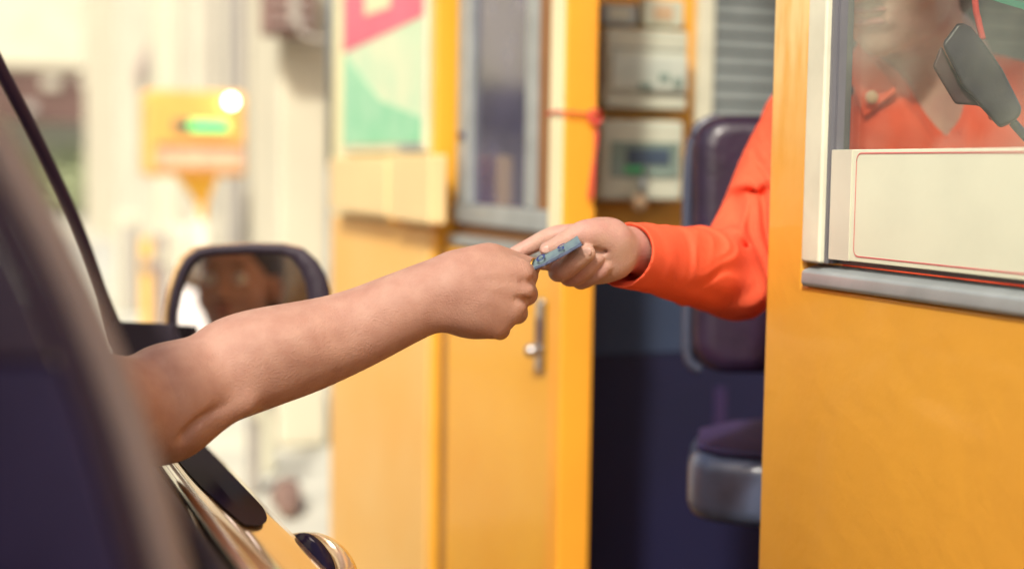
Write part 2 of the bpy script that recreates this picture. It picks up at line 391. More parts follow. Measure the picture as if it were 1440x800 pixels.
# worn glossy yellow paint: overexposed glare painted in towards the post top
MY = M['yellow_wall'] = mat('worn_shaded_yellow_wall', (.80,.40,.050), .38, var=.04, scale=3.2, bump=.7, bscale=26, coat=.35, col2=(.68,.32,.042))  # broad darker tone stands in for soft shadow on the wall
def glare_and_chips(Mt, col, z0, z1, amt, axis=2, mscale=9):
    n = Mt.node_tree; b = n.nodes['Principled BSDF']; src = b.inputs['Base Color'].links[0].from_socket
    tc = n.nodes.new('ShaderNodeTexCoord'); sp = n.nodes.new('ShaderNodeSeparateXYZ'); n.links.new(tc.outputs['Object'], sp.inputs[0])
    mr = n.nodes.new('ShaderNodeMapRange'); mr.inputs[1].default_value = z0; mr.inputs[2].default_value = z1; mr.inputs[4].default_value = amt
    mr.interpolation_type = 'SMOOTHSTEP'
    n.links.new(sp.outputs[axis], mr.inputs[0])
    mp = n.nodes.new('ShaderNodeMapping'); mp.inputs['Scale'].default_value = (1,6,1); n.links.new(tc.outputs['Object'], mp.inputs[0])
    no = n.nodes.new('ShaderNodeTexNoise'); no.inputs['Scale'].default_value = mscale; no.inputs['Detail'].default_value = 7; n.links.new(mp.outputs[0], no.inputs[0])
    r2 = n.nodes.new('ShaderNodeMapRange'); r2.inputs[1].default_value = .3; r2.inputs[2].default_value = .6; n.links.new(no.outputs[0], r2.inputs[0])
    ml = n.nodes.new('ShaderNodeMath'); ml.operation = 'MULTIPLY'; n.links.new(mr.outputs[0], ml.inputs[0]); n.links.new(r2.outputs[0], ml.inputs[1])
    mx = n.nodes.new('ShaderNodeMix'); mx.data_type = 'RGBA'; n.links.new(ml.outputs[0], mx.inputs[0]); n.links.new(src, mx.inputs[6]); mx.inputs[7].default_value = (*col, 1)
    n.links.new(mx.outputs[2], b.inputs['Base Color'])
glare_and_chips(MY, (.90,.68,.32), 1.14, 1.42, .85)
glare_and_chips(MY, (.86,.62,.28), .0, .01, .45, mscale=95); [setattr(n.inputs[1], 'default_value', .74) or setattr(n.inputs[2], 'default_value', .74) for n in MY.node_tree.nodes if n.type == 'MAP_RANGE' and n.inputs[0].links and n.inputs[0].links[0].from_node.type == 'TEX_NOISE' and abs(n.inputs[0].links[0].from_node.inputs['Scale'].default_value-95) < 1]
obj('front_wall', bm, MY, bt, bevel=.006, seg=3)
# window: frame, gasket, pane
fx = XB-.004
fr_l = bmesh.new(); box(fr_l, (fx,1.1705,1.112), (XB+.02,1.2020,WZ1+.01)); fo = obj('window_frame', fr_l, M['frame'], bt, bevel=.003)
fr_b = bmesh.new(); prism(fr_b, [(XB-.003,0,1.0885),(XB-.006,0,1.0905),(XB-.005,0,1.104),(XB+.018,0,1.1115),(XB+.018,0,1.0885)], (0,1.199,0))
obj('window_sill', fr_b, M['alu'], bt, bevel=.003)
g1 = bmesh.new(); box(g1, (XB+.002,1.1655,1.1125), (XB+.024,1.1702,WZ1)); box(g1, (XB+.006,1.1615,1.1125), (XB+.020,1.1653,WZ1)); box(g1, (XB+.012,WY0,1.1125), (XB+.022,1.1612,1.1165))
obj('gasket', g1, M['alu_dark'], fo)
bx('window_frame', (fx,0,1.112), (XB+.02,.03,WZ1+.01), M['frame'], bt, bevel=.003)
bx('pane', (XB+.014,.03,1.1168), (XB+.018,1.1612,WZ1), M['glass'], bt)
# other walls, floor, roof
bx('floor', (XB-.02,-.45,.181), (2.2,2.28,.30), M['floor_navy'], bt)
bx('roof', (.74,-.5,2.55), (2.25,2.6,2.66), M['yellow'], bt, bevel=.02)
def framed(name, ax, p, u0, u1, z0, z1, h0, h1, hz0, hz1, m, th=.04):
    bm = bmesh.new(); wall_shell(bm, 0, th, [u0,h0,h1,u1], [z0,hz0,hz1,z1], {(1,1)})
    for v in bm.verts:
        if ax == 'x': v.co = Vector((p+v.co.x, v.co.y, v.co.z))
        else: v.co = Vector((v.co.y, p+v.co.x, v.co.z))
    return obj(name, bm, m, bt, bevel=.004)
framed('rear_wall', 'x', 2.16, -.40, 2.28, .30, 2.548, -.3, 2.2, 1.0, 2.5, M['yellow_in'])
framed('end_wall', 'y', -.44, XB+.052, 2.158, .30, 2.548, .9, 2.1, 1.0, 2.5, M['yellow_in'])
# doorway post
PX = .86; PY = 1.925
MP = mat('post_paint', (.92,.40,.035), .42, var=.04, scale=5, bump=.3, bscale=22, coat=.2)
bx('door_post', (PX,PY,.301), (.913,1.975,2.548), MP, bt, bevel=.004)
bx('sunlit_post_face', (PX-.003,PY+.004,1.055), (PX-.0005,1.974,2.54), M['cream'], bt)  # cream sheet paints sunlight on the post's lane side
bx('door_header', (XB+.002,YE+.002,2.48), (XB+.048,PY-.002,2.548), M['yellow'], bt)
# partition with boxes at Y=2.3
PYW = 2.30; wx0 = 1.285; wx1 = 2.05; wz0 = 1.16
bm = bmesh.new(); box(bm, (.9135,PYW,1.02), (wx0-.0015,PYW+.04,2.548)); obj('partition_panel', bm, M['yellow_in'], bt, bevel=.003)
bx('partition_panel', (wx0,PYW+.001,1.02), (2.158,PYW+.039,wz0), M['yellow_in'], bt)
bx('lower_lining', (.9135,PYW-.012,.301), (2.158,PYW+.03,.868), M['interior_navy'], bt)
bx('lit_upper_lining', (.9135,PYW-.014,.870), (2.158,PYW+.03,1.018), mat('blue_grey_lining', (.040,.062,.125), .6, var=.15, scale=3), bt)  # paler upper panel paints in light fading down the lining
wf = bx('window_frame', (wx0,PYW-.012,wz0+.002), (wx0+.033,PYW+.03,2.54), M['frame'], bt, bevel=.003)
bx('pane', (wx0+.035,PYW+.010,wz0+.002), (2.15,PYW+.014,2.54), M['window_dark'], wf)
bm = bmesh.new()
for k in range(44):
    z = wz0+.012+k*.031
    prism(bm, [(wx0+.037,PYW-.008,z),(wx0+.037,PYW-.006,z+.026),(wx0+.037,PYW+.002,z+.028),(wx0+.037,PYW,z+.002)], (.82,0,0))
obj('blind', bm, M['blind'], wf)
bx('slot', (1.335,PYW-.016,.62), (1.36,PYW-.0125,.80), M['navy'], bt)
# sliding door beyond the post: yellow lower leaf, aluminium glazed upper part
sd = bx('sliding_door', (.878,1.978,.301), (.914,2.515,1.052), M['yellow_pale2'] if 'yellow_pale2' in M else M['yellow'], bt, bevel=.004)
XD = .905
def dz(py, Y=2.2): return atX(710, py, XD).z
def dy(px): return atX(px, 250, XD).y
bx('door_top_rail', (XD-.02,1.98,dz(352)), (XD+.01,2.512,dz(339)), M['alu'], sd)
bx('door_board', (XD,1.98,dz(338)), (XD+.012,2.512,dz(321)), M['brown'], sd)
bx('door_rail', (XD-.012,1.98,dz(320)), (XD+.012,2.512,dz(291)), M['alu'], sd, bevel=.003)
bx('door_stile', (XD-.012,dy(666),dz(290)), (XD+.012,dy(650),2.5), M['alu'], sd, bevel=.003)
bx('door_stile', (XD-.006,dy(756),dz(290)), (XD+.010,dy(741),2.5), M['alu'], sd, bevel=.003)
bx('door_pane', (XD,dy(740),dz(290)), (XD+.004,dy(667),2.5), M['window_dark'], sd)
bx('door_board', (XD-.001,dy(775)-.04,dz(290)), (XD+.006,dy(757),2.5), M['brown'], sd)
bx('lock', (XD-.018,dy(661),dz(194)), (XD-.012,dy(655),dz(184)), M['navy'], sd)
bx('door_dark_gap', (.876,2.488,.301), (.9135,2.519,1.05), M['brown'], sd)  # brown strip paints the dark of the gap beside the corner post
# pull handle
hb = atX(762, 522, .876); ht = atX(763, 420, .876)
h = bx('handle', (.868,hb.y-.013,hb.z), (.8775,hb.y+.013,ht.z), M['steel'], sd, bevel=.004)
bx('handle_slot', (.8655,hb.y-.005,hb.z+.045), (.8679,hb.y+.005,ht.z-.030), M['navy'], h)
bm = bmesh.new(); bmesh.ops.create_uvsphere(bm, u_segments=20, v_segments=12, radius=.011); bmesh.ops.translate(bm, verts=bm.verts[:], vec=(.858,hb.y,hb.z+.033)); obj('knob', bm, M['steel'], h, smooth=True)

# ---- notice on the window
SG = empty('notice_board', (XB-.002,.6,1.17), 'blank cream notice board with thin red border line across the booth window', 'sign')
sy1 = 1.1695; sx = XB+.0015
bx('board', (sx,.05,1.1172), (sx+.010,sy1-.008,1.2225), M['sign'], SG, bevel=.001)
def ribbon(bm, pts, wdt, x):                                    # thin line in the y-z plane
    pts = [Vector((p[0], p[1])) for p in pts]; L = []; Rr = []
    for i, p in enumerate(pts):
        t = (pts[min(i+1,len(pts)-1)]-pts[max(i-1,0)]).normalized(); n = Vector((-t.y, t.x))*wdt/2
        L.append(bm.verts.new((x, p.x+n.x, p.y+n.y))); Rr.append(bm.verts.new((x, p.x-n.x, p.y-n.y)))
    for i in range(len(pts)-1): bm.faces.new((L[i], L[i+1], Rr[i+1], Rr[i]))
def rr(y0, y1, z0, z1, r):
    pts = []
    for cx, cz, a0 in ((y1-r,z1-r,0),(y0+r,z1-r,90),(y0+r,z0+r,180),(y1-r,z0+r,270)):
        for k in range(7): a = math.radians(a0+k*15); pts.append((cx+r*math.cos(a), cz+r*math.sin(a)))
    return pts+[pts[0], pts[1]]
bm = bmesh.new(); ribbon(bm, rr(.075, 1.121, 1.1225, 1.2190, .007), .0009, sx-.0006); obj('border_line', bm, M['red_line'], SG)
bx('margin_strip', (sx-.0012,1.128,1.1174), (sx-.0004,sy1-.009,1.2222), M['sign_edge'], SG)

# ---- scanner hanging behind the glass
sc = empty('barcode_scanner', at(1370,110,1.32), 'dark handheld scanner hanging upside down behind the booth glass', 'scanner')
def scpts(L, d): return [at(x, y, d) for x, y in L]
back = [(1345,34),(1352,31),(1366,38),(1385,62),(1410,98),(1436,150),(1437,160),(1428,170),(1405,180),(1372,143),(1352,121),(1324,62)]
prism_o('body', scpts(back, 1.300), ray(1370,110)*.035, M['scanner'], sc, bevel=.004)
front = [(1323,64),(1353,122),(1373,121),(1408,158),(1428,171),(1406,181),(1377,149),(1343,147),(1311,94)]
prism_o('grip', scpts(front, 1.308), ray(1370,110)*.028, M['scanner2'], sc, bevel=.003)
bm = bmesh.new(); bmesh.ops.create_uvsphere(bm, u_segments=16, v_segments=8, radius=.0035); bmesh.ops.translate(bm, verts=bm.verts[:], vec=at(1395,164,1.305)); obj('button', bm, M['red_string'], sc, smooth=True)
CABLE = tube_o('cable', smoothpts([at(1424,172,1.32), at(1440,190,1.32), at(1475,230,1.33), at(1540,330,1.36), at(1560,420,1.40)]), .0042, M['navy'], sc)
tube_o('cord', smoothpts([at(1382,56,1.318), at(1376,30,1.318), at(1371,0,1.318), at(1364,-120,1.32), at(1360,-400,1.34)]), .0030, M['red_string'], sc)
tag(prism_o('glass_shelf', [at(1383,-3,1.36), at(1440,14,1.32), at(1560,48,1.24), at(1560,20,1.5)], (0,0,.006), M['glass_edge']), 'green edged glass shelf at the top of the booth window', 'shelf')

# ================================================================== ELECTRICAL BOXES
def pbox(name, x0, y0, x1, y1, yf, yb, m, parent, bevel=.004):
    a = atY(x0, y0, PYW-.03); b = atY(x1, y1, PYW-.03)
    return bx(name, (a.x, PYW-yf, b.z), (b.x, PYW-yb, a.z), m, parent, bevel=bevel)
e = empty('socket_box', atY(875,20,2.29), 'small grey socket box above the breaker boxes, left of the pair', 'electrical box')
pbox('housing', 848, 4, 896, 37, .030, .001, M['alu'], e); pbox('socket', 856, 10, 886, 30, .033, .0305, M['box_white'], e, .002)
e = empty('socket_box', atY(930,20,2.29), 'small cream socket box above the breaker boxes, right of the pair', 'electrical box')
pbox('housing', 904, -2, 960, 40, .034, .001, M['box_white'], e); pbox('socket', 918, 8, 944, 30, .037, .0345, M['beige'], e, .002)
e = empty('breaker_box', atY(900,100,2.29), 'upper grey box with glossy clear cover on the orange partition', 'electrical box')
pbox('housing', 843, 40, 955, 157, .060, .001, M['box_white'], e, .006)
c = pbox('cover', 847, 76, 952, 132, .070, .0605, mat('clear_cover', (.50,.56,.50), .08, var=.25, scale=9, coat=1, col2=(.78,.80,.68)), e, .004)
pbox('gap_line', 846, 68, 952, 75, .0615, .0602, M['box_dark'], e, 0)
for (a0,b0,a1,b1) in ((884,118,902,128),(912,106,926,118),(932,112,944,126)): pbox('breaker', a0, b0, a1, b1, .072, .0702, M['box_win'], c, .001)
pbox('shadow_gap', 838, 60, 845, 126, .030, .001, M['navy'], e, 0)
e = empty('breaker_box', atY(900,225,2.29), 'lower grey breaker box with a tag hanging from its dark window', 'electrical box')
pbox('housing', 836, 168, 949, 283, .060, .001, M['box_white'], e, .008)
c = pbox('cover', 848, 199, 942, 250, .064, .0605, M['box_win'], e, .003)
pbox('breaker', 870, 209, 928, 232, .067, .0642, M['box_dark'], c, .001)
pbox('breaker', 866, 234, 890, 243, .067, .0642, M['green'], c, .001)
tube_o('padlock', [atY(908,236,2.225), atY(903,255,2.222), atY(901,272,2.222)], [.006,.007,.005], M['alu'], e)
bm = bmesh.new(); bmesh.ops.create_uvsphere(bm, u_segments=16, v_segments=10, radius=.015); bmesh.ops.scale(bm, verts=bm.verts[:], vec=(1,.4,1)); bmesh.ops.translate(bm, verts=bm.verts[:], vec=atY(899,285,2.222)); obj('tag', bm, M['beige'], e, smooth=True)

# red string round the post
zt = atX(800,158,PX).z
bm = bmesh.new(); lp = [(PX-.004,1.985,zt-.002),(PX-.006,1.95,zt+.002),(PX-.005,PY-.004,zt+.001),(.885,PY-.006,zt-.001),(.912,PY-.005,zt-.006)]
tube(bm, smoothpts(lp), .0018); k0 = Vector((.905,PY-.008,zt-.006))
tube(bm, smoothpts([k0+Vector(p) for p in ((-.012,0,.006),(0,-.006,.010),(.010,0,0),(0,-.006,-.010),(-.010,0,0),(0,-.004,.004))]), .0024)
tube(bm, smoothpts([k0, k0+Vector((.004,0,-.03)), k0+Vector((-.002,0,-.07)), k0+Vector((-.008,0,-.115)), k0+Vector((-.002,0,-.118)), k0+Vector((0,0,-.09)), k0+Vector((.001,0,-.02))]), .0015)
tag(obj('red_string', bm, M['red_string'], smooth=True), 'thin red string knotted around the yellow doorway post', 'string')

# ================================================================== FAR BOOTH
fb = empty('toll_booth', (1.4,3.2,.18), 'next yellow toll booth carrying the pink and green poster', 'toll booth')
FY = 2.522; FE = 3.27
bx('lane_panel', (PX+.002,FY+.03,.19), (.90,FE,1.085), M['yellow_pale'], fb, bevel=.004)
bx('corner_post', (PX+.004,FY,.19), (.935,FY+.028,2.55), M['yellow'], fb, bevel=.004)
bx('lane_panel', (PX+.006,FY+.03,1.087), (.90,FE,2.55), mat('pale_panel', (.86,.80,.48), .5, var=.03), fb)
bx('end_wall', (.937,FY+.002,.19), (2.2,FY+.03,2.55), M['yellow_in'], fb)
bx('rear_wall', (2.17,FY+.031,.19), (2.2,FE,2.55), M['yellow_in'], fb)
bx('end_wall', (.902,FE-.03,.19), (2.168,FE,2.55), M['yellow_in'], fb)
bx('roof', (.60,2.62,2.551), (2.45,FE+.25,2.68), M['yellow'], fb, bevel=.02)
for i, (a, b) in enumerate((((466,222),(546,300)), ((550,218),(607,312)))):
    p0 = atX(a[0], a[1], PX-.03); p1 = atX(b[0], b[1], PX-.03)
    q = atX(0.5*(a[0]+b[0]), b[1], PX-.03)
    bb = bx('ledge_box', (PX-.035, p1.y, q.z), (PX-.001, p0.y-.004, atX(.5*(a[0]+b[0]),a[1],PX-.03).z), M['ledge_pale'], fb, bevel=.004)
bx('shaded_box_side', (PX-.034, atX(550,250,PX-.03).y-.020, 1.09), (PX-.002, atX(550,250,PX-.03).y-.004, 1.20), M['yellow'], fb)  # deeper yellow paints the shaded end of the ledge boxes
# poster
ps = empty('poster', (PX-.02,2.9,1.35), 'glossy poster with pink top and pale green lower part in a grey frame', 'poster')
pyl = atX(485,100,PX-.004).y; pyr = atX(597,100,PX-.004).y; pzb = atX(540,203,PX-.004).z
bx('frame', (PX-.006,pyr-.012,pzb-.016), (PX+.004,pyl+.012,1.80), M['frame'], ps, bevel=.003)
xs = PX-.0075
def flat(name, pts, x, m, parent, th=.001):
    return prism_o(name, [(x, p[0], p[1]) for p in pts], (th,0,0), m, parent)
zz = lambda py, px=540: atX(px, py, xs).z
flat('print', [(pyl,pzb),(pyr,pzb),(pyr,1.79),(pyl,1.79)], xs, M['poster_pale'], ps)
flat('pink_field', [(pyl,zz(75,485)),(pyr,zz(22,597)),(pyr,1.789),(pyl,1.789)], xs-.0012, M['pink'], ps)
flat('green_field', [(pyl,pzb+.001),(pyr,pzb+.001),(pyr,zz(165,597)),((pyl+pyr)/2,zz(140)),(pyl,zz(70,485)-.004)], xs-.0012, M['poster_green'], ps)
y5 = atX(514,20,xs).y; y6 = atX(550,20,xs).y
flat('pale_mark', [(y5,zz(14)),(y6,zz(14)),(y6,1.72),(y5,1.72)], xs-.0024, M['cream'], ps)
flat('small_mark', [(atX(562,205,xs).y,zz(214)),(atX(592,205,xs).y,zz(214)),(atX(592,205,xs).y,zz(203)),(atX(562,205,xs).y,zz(203))], PX-.009, M['alu'], ps)

# ================================================================== LANE SIGN + BACKGROUND
def brect(name, x0, y0, x1, y1, d, th, m, parent=None, bevel=.01):
    """upright box whose front faces the lane, at forward distance Y=d"""
    a = atY(x0, y1, d); b = atY(x1, y0, d)
    return bx(name, (a.x, d, a.z), (b.x, d+th, b.z), m, parent, bevel=bevel)
ls = empty('lane_signal', atY(276,320,6), 'orange lane signal box with green bar light on a tapered yellow neck', 'signal')
brect('cabinet', 207, 130, 346, 247, 6, .22, M['sign_orange'], ls, .02)
brect('display', 244, 170, 322, 184, 5.99, .009, M['led_off'], ls, 0)
brect('green_bar', 268, 171, 322, 183, 5.985, .004, M['led'], ls, 0)
brect('stripe', 220, 204, 342, 208, 5.99, .009, M['louvre'], ls, 0)
brect('text_panel', 218, 212, 342, 236, 5.99, .009, mat('text_panel', (.92,.55,.36), .5, var=.2, scale=40), ls, 0)
a = atY(250,248,6.0); b = atY(306,248,6.0); c1 = atY(283,308,6.06); c0 = atY(289,308,6.06)
prism_o('neck', [a, b, atY(290,290,6.06), c0, c1, atY(278,285,6.06)], (0,.08,0), M['yellow'], ls)
pb = atY(286,308,6.1); tube_o('post', [(pb.x,6.1,.18),(pb.x,6.1,pb.z+.04)], .035, M['white'], ls)
bm = bmesh.new(); bmesh.ops.create_uvsphere(bm, u_segments=16, v_segments=10, radius=.020); bmesh.ops.translate(bm, verts=bm.verts[:], vec=atY(325,143,5.96)); obj('lit_lamp', bm, M['lamp'], ls, smooth=True)
bx('lamp_bracket', tuple(atY(325,143,5.96)-Vector((.008,-.015,.008))), tuple(atY(325,143,5.96)+Vector((.008,.041,.008))), M['alu'], ls)

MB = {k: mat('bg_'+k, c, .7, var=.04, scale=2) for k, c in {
 'a': (.66,.62,.48), 'b': (.58,.54,.43), 'c': (.40,.37,.33), 'd': (.36,.28,.26), 'e': (.62,.60,.46)}.items()}  # pale tones put the background haze into the colours
def bgthing(name, x0, y0, x1, y1, d, th, m, label, cat, bevel=.02, zfloor=True, extras=()):
    a = atY(x0, y1, d); b = atY(x1, y0, d); z0 = (.181 if .72 < (a.x+b.x)/2 < 2.6 else .0) if zfloor else a.z
    t = empty(name, ((a.x+b.x)/2, d, z0), label, cat)
    bx('body', (a.x, d, z0), (b.x, d+th, b.z), m, t, bevel=bevel)
    for (nm, X0, Y0, X1, Y1, mm) in extras: 
        p = atY(X0, Y1, d-.02); q = atY(X1, Y0, d-.02); bx(nm, (p.x, d-.022, max(p.z,z0+.01)), (q.x, d-.002, q.z), mm, t, bevel=.004)
    return t
# third booth on the island: cream box, its grey edge and louvred unit
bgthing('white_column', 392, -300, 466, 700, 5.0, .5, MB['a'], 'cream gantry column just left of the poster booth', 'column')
bgthing('grey_column', 345, -300, 386, 640, 6.6, .5, MB['c'], 'grey gantry column right of the lane signal', 'column', extras=(('rib',345,-200,352,400,MB['b']),))
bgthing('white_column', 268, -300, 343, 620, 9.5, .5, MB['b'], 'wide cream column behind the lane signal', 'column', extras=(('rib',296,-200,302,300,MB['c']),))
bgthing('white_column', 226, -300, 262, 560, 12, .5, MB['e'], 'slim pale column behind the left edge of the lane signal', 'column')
lv = empty('louvre_unit', atY(408,20,4.8), 'brown louvred unit on the column with a curved pipe below it', 'louvre')
brect('body', 376, -60, 443, 48, 4.82, .12, M['louvre'], lv)
brect('cover', 408, -60, 424, 36, 4.80, .015, MB['c'], lv)
for k in range(5): brect('slat', 378, -40+k*18, 441, -36+k*18, 4.808, .01, MB['d'], lv, 0)
tube_o('pipe', smoothpts([atY(423,30,4.76), atY(424,46,4.76), atY(436,54,4.76), atY(456,57,4.76)]), .010, MB['c'], lv)
wh = empty('site_office', (4.6,22,0), 'pale site office wall with brown eave behind the lane signal', 'building')
a = atY(168,560,22); b = atY(232,-100,22); bx('wall', (a.x,22,0), (b.x,27,b.z), MB['b'], wh)
pts = [atY(192,98,21.9), atY(226,30,21.9), atY(226,62,21.9), atY(192,84+40,21.9)]
prism_o('eave', pts, (0,.08,0), MB['d'], wh); 
a = atY(196,130,21.9); b = atY(224,240,21.9); bx('window', (a.x,21.9,b.z), (b.x,21.99,a.z), MB['c'], wh)
fb2 = empty('far_building', (2,70,0), 'low brown and grey building seen far beyond the lane', 'building')
a = atY(-160,175,70); b = atY(172,98,70); bx('wall', (a.x,70,0), (b.x,80,b.z), M['haze_brown'], fb2)
for (x0,y0,x1,y1) in ((60,108,84,124),(112,106,134,120),(30,145,50,160)):
    p = atY(x0,y1,69.8); q = atY(x1,y0,69.8); bx('window', (p.x,69.8,p.z), (q.x,69.95,q.z), MB['b'] if y0 < 110 else MB['c'], fb2)
gw = empty('boundary_wall', (1,36,0), 'long cream boundary wall running beneath the far brown building', 'wall')
a = atY(-200,300,36); b = atY(170,176,36); bx('wall', (a.x-12,36,0), (b.x+1,36.4,b.z), MB['e'], gw)
gn = empty('gantry_roof', (0,30,0), 'bright cream toll gantry fascia spanning the lane in the distance', 'canopy')
zb = atY(80,94,30).z; xr = atY(150,94,30).x
prism_o('fascia', [(-30,30,zb),(xr,30,zb),(atY(172,118,30).x,30,atY(172,118,30).z),(atY(240,118,30).x,30,atY(172,118,30).z),(atY(240,118,30).x,30,zb+12),(-30,30,zb+12)], (0,1.5,0), MB['a'], gn)
for x in (-16,-9): bx('leg', (x,30.3,0), (x+.5,30.8,zb-.003), MB['a'], gn)
br = empty('water_barrier', atY(280,345,7.5), 'rounded white plastic barrier below the lane signal', 'barrier')
p = atY(246,420,7.5); q = atY(316,316,7.5)
prism_o('body', [(p.x,7.5,.182),(q.x,7.5,.182),(q.x-.02,7.5,q.z-.06),(q.x-.09,7.5,q.z),(p.x+.09,7.5,q.z),(p.x+.02,7.5,q.z-.06)], (0,.4,0), MB['a'], br, bevel=.03)
bgthing('yellow_bollard', 200, 335, 216, 420, 8.5, .1, mat('bollard_yellow', (.92,.55,.14), .5), 'slim yellow bollard at the left of the mirror', 'bollard', extras=(('band',200,365,216,380,MB['d']),))
bgthing('grey_cabinet', 168, 300, 198, 470, 10, .3, MB['e'], 'pale grey cabinet beside the yellow bollard', 'cabinet', extras=(('door',172,315,194,440,MB['c']),))
bgthing('grey_post', 218, 330, 236, 500, 9, .1, MB['d'], 'thin brownish post just left of the mirror', 'post', extras=(('plate',220,345,234,372,MB['b']),))
bgthing('pale_post', 352, 520, 368, 705, 4.3, .08, MB['c'], 'short pale post standing on the kerb under the arm', 'post', extras=(('band',353,560,367,590,MB['e']),))
bgthing('pale_post', 374, 500, 388, 690, 4.6, .08, MB['e'], 'second pale post on the kerb, nearest the yellow panel', 'post', extras=(('band',375,550,387,575,MB['c']),))
B = Body(); c0 = atY(402,680,4.1)
B.ell((c0.x,4.1,.215), (.045,.10,.035)); B.ell((c0.x+.02,4.15,.235), (.035,.07,.028), k=.02); B.ell((c0.x-.02,4.0,.21), (.03,.05,.028), k=.02)
tag(organic('sandbag', [(B, .012)], mat('sandbag', (.24,.15,.12), .9, bump=.5, bscale=200)), 'brownish sandbag slumped on the pale kerb ahead of the car', 'sandbag')
# shrubs beyond the lane, haze put into their pale leaf colour
def shrub(x, y, h, r, seed, label):
    rd = random.Random(seed); t = empty('tree', (x,y,0), label, 'tree', 'trees beyond the lane')
    tube_o('trunk', [(x,y,0),(x+.05,y,h*.3),(x,y,h*.6)], [.12,.09,.04], M['bark'], t)
    bm = bmesh.new()
    for _ in range(60):
        a = rd.uniform(0,2*PI); rr_ = r*math.sqrt(rd.random()); zc = h*(.35+.6*rd.random()); cx = x+rr_*math.cos(a)*(1.1-abs(zc/h-.6)); cy = y+rr_*math.sin(a)
        for _ in range(28):
            p = Vector((cx+rd.gauss(0,.28), cy+rd.gauss(0,.28), zc+rd.gauss(0,.22))); d1 = Vector((rd.gauss(0,1),rd.gauss(0,1),rd.gauss(0,1))).normalized()*.10; d2 = d1.cross(Vector((rd.random(),rd.random(),rd.random()))).normalized()*.07
            bm.faces.new([bm.verts.new(p+v) for v in (d1, d2, -d1, -d2)])
    obj('crown', bm, M['leaf_pale'], t)
M['leaf_pale'] = mat('pale_leaf', (.50,.56,.34), .6, var=.2, scale=2)
shrub(atY(75,300,33).x, 33, 1.1, 1.0, 1, 'pale green tree in front of the boundary wall, nearest the windscreen pillar')
shrub(atY(148,300,32).x, 32, 1.2, .9, 2, 'pale green tree in front of the boundary wall, nearest the site office')

# unseen booth added on the opposite island for window glass and car to reflect
ob = empty('toll_booth', (-3.6,4.5,.18), 'unseen yellow and white toll booth added across the lane for reflections', 'toll booth')
bx('lower_wall', (-4.1,3.2,.182), (-3.1,6.2,1.15), M['yellow'], ob, bevel=.02)
bx('upper_wall', (-4.08,3.22,1.152), (-3.15,6.18,2.5), M['window_dark'], ob, bevel=.02)
for k in range(4): bx('mullion', (-3.149,3.22+k*.95,1.152), (-3.10,3.34+k*.95,2.5), M['white'], ob, bevel=.01)
bx('notice', (-3.148,3.6,1.5), (-3.13,3.9,1.75), M['white'], ob); bx('roof', (-4.3,3.0,2.502), (-2.9,6.4,2.7), M['white'], ob, bevel=.03)

# unseen pillar added behind the camera to cast a soft shadow on the booth wall
pc = empty('shadow_caster', (-1.72,-2.05,0), 'unseen square concrete pillar added behind the car to shade the booth wall', 'pillar')
bx('shaft', (-1.88,-1.96,.12), (-1.60,-1.68,4.4), M['concrete'], pc, bevel=.02); bx('base', (-1.94,-2.02,.004), (-1.54,-1.62,.119), M['kerb'], pc, bevel=.02)
bx('capital', (-1.91,-1.99,4.401), (-1.57,-1.65,4.48), M['concrete'], pc, bevel=.02)
# ================================================================== CAR
car = empty('car', (-.45,.9,0), 'glossy car at the toll window with its door mirror and lowered side windows', 'car')
CX = -.53                                                       # centre line
side = [(.150,.905),(.172,.925),(.186,.928),(.200,.921),(.235,.905),(.272,.884),(.300,.861),(.316,.835),(.325,.80),(.330,.74),(.331,.62),(.322,.45),(.300,.30),(.27,.22)]
def mirx(x): return 2*CX-x
def side_skin(name, y0, y1, m, s, parent, prof=side, wfun=None, ny=10, th=0):
    bm = bmesh.new(); rows = []
    for i in range(ny+1):
        y = y0+(y1-y0)*i/ny; dx, dz_ = wfun(y) if wfun else (0, 0)
        rows.append([bm.verts.new(((x+dx) if s > 0 else mirx(x+dx), y, z+dz_*(z/.9))) for x, z in prof])
    for a, b in zip(rows, rows[1:]):
        for k in range(len(prof)-1): bm.faces.new((a[k], a[k+1], b[k+1], b[k]))
    o = obj(name, bm, m, parent, smooth=True)
    so = o.modifiers.new('solid', 'SOLIDIFY'); so.thickness = .012; so.offset = -1 if s > 0 else 1
    return o
def wf(y):
    t = max(0, (y-1.9)/1.75); r = max(0, (-.75-y)/1.1); return (-.20*t*t-.16*r*r, -.10*t*t-.02*r)
sk = side[3:]
